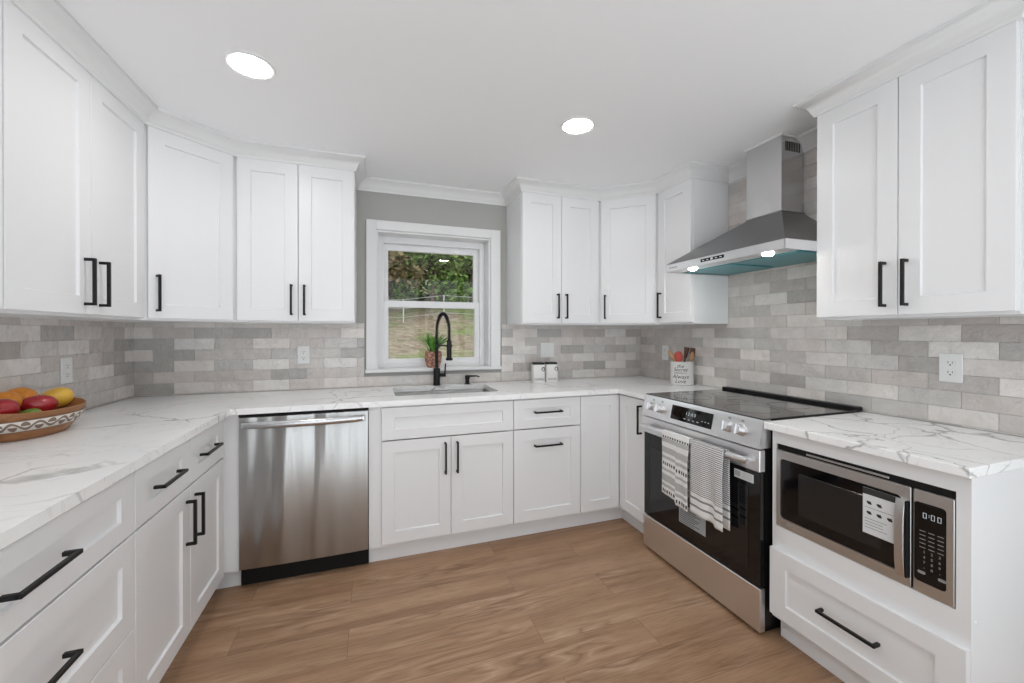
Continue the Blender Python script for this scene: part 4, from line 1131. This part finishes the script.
# ---------------------------------------------------------------- outside the window
def hill(x, y): 
    return -.35 + .205*max(0, y) + .10*sin(x*.7 + y*.4) + .06*sin(x*1.9 - y*1.1)
b = MB(); NXg, NYg = 40, 40; gv_ = []
for j in range(NYg + 1):
    gv_.append([])
    for i in range(NXg + 1):
        x = -8 + 26*i/NXg; y = .35 + 34*(j/NYg)**1.3; gv_[-1].append(b.bm.verts.new((x, y, hill(x, y))))
for j in range(NYg):
    for i in range(NXg): b.bm.faces.new((gv_[j][i], gv_[j][i+1], gv_[j+1][i+1], gv_[j+1][i]))
lawn = mat('leaf_strewn_lawn', (.2, .18, .1), .95, spec=.1); q = NT(lawn)
n1 = q.noise(q.obj(), .55, 4, .6); n2_ = q.noise(q.obj((1, 1, 1)), 5, 6, .75)
c = q.ramp(n2_, [(.3, (.12, .085, .06)), (.5, (.27, .21, .15)), (.7, (.46, .38, .29))])
gsep = q.n('ShaderNodeSeparateXYZ'); q.l(q.obj(), gsep.inputs[0])
gr = q.math('MULTIPLY', q.ramp(q.math('ADD', n1, q.math('MULTIPLY', gsep.outputs[1], .021)), [(.66, (0, 0, 0)), (.80, (1, 1, 1))]), .8)
c = q.mix(gr, c, q.ramp(n2_, [(.3, (.10, .15, .04)), (.7, (.24, .31, .10))]))
q.l(c, q.b.inputs['Base Color']); q.bump(n2_, .6, .08)
o = b.build('lawn', lawn); tag(o, None, None, None, 'structure')
bark = woody('tree_bark', (.08, .055, .045), (.20, .14, .11), .9, (12, 12, 2))
def leafmat(name, c1, c2):
    m = mat(name, c2, .6, spec=.2); q = NT(m)
    f = q.noise(q.obj(), 2.2, 3, .7); q.l(q.ramp(f, [(.3, c1), (.7, c2)]), q.b.inputs['Base Color'])
    return m
lm = [leafmat('leaf_olive', (.07, .10, .03), (.30, .36, .13)), leafmat('leaf_green', (.06, .13, .025), (.33, .46, .14)), leafmat('leaf_brown', (.12, .085, .04), (.36, .29, .16)), leafmat('leaf_dark', (.03, .05, .02), (.12, .16, .07))]
def tree(label, x, y, h, cr_, m, nleaf, seed, trunk=.14, low=.25, group='trees beyond the window'):
    z0 = hill(x, y) - .05; t = thing('tree', label, 'tree', (x, y, z0), 0, group); r = random.Random(seed)
    b = MB(); top = Vector((r.uniform(-.3, .3), r.uniform(-.3, .3), h*.75)); b.tube([(0, 0, 0), tuple(top*.4 + Vector((.08, 0, 0))), tuple(top)], [trunk, trunk*.75, trunk*.3], 9)
    tips = []
    for k in range(9):
        f = r.uniform(low, .9); p = top*f; a = r.uniform(0, 2*pi); e = p + Vector((cos(a)*cr_*.75, sin(a)*cr_*.75, r.uniform(.1, .5)*h*.3)); b.tube([tuple(p), tuple((p + e)/2 + Vector((0, 0, .1))), tuple(e)], [trunk*.4, trunk*.25, trunk*.08], 6); tips.append(e)
    b.build('trunk', bark, t, smooth=True)
    b = MB(); cl = [(Vector((r.gauss(0, .5)*cr_, r.gauss(0, .3)*cr_, h*r.uniform(.12, .9))), cr_*.55) for k in range(14)] + [(e, cr_*.5) for e in tips]
    for k in range(nleaf):
        c0, rr_ = cl[k % len(cl)]
        v = Vector((r.gauss(0, 1), r.gauss(0, 1), r.gauss(0, .8))); v = v.normalized()*rr_*r.uniform(.25, 1)**.6
        p = c0 + v; s = r.uniform(.06, .14)
        u_ = Vector((r.gauss(0, 1), r.gauss(0, 1), r.gauss(0, .6))).normalized(); w_ = u_.cross(Vector((r.gauss(0, 1), r.gauss(0, 1), r.gauss(0, 1)))).normalized()
        q4 = [p - u_*s, p + w_*s*.45, p + u_*s, p - w_*s*.45]
        b.bm.faces.new([b.bm.verts.new(x_) for x_ in q4])
    b.build('foliage', m, t)
tree('brown-leaved tree with a thick trunk at the left of the window view', 1.7, 11.6, 4.8, 1.35, lm[2], 6000, 1, .20, .2)
tree('bright green tree in the middle of the window view', 3.35, 12.0, 4.4, 1.45, lm[1], 7000, 2, .10, .05)
tree('olive green tree at the right of the window view', 5.0, 12.4, 4.8, 1.45, lm[0], 7000, 3, .12, .05)
tree('dark bushy tree behind the brown one at the left of the window view', 2.0, 15.6, 4.6, 1.9, lm[3], 6000, 5, .14, .05)
tree('dark bushy tree behind the bright green one in the middle of the window view', 4.3, 15.4, 4.2, 1.9, lm[3], 6000, 4, .12, .05)
tree('dark bushy tree behind the olive one at the right of the window view', 6.9, 15.6, 5.0, 1.9, lm[3], 6000, 6, .14, .05)
tree('mid green tree up the slope left of the brown-leaved one', -.6, 12.2, 4.6, 1.5, lm[1], 5000, 7, .12, .05)
tree('dark bushy tree up the slope far to the left of the others', -2.6, 14.6, 5.0, 2.0, lm[3], 5000, 8, .14, .05)
fn = thing('wire_fence', 'low wire fence along the foot of the trees outside', 'fence', (3.5, 10.0, hill(3.5, 10.0)))
wirem = mat('galvanised_wire', (.45, .45, .44), .5, .6); q = NT(wirem); q.bump(q.noise(q.obj(), 40, 2), .02, .001)
for k in range(-4, 5):
    x = k*1.25; z = hill(3.5 + x, 10.0) - hill(3.5, 10.0)
    b = MB(); b.tube([(x, 0, z - .1), (x, 0, z + .72)], .022, 8); b.build('post', wirem, fn)
b = MB()
for hgt in (.15, .42, .70): b.tube([(k*1.25, 0, hill(3.5 + k*1.25, 10.0) - hill(3.5, 10.0) + hgt) for k in range(-4, 5)], .010, 5)
b.build('wire', wirem, fn)
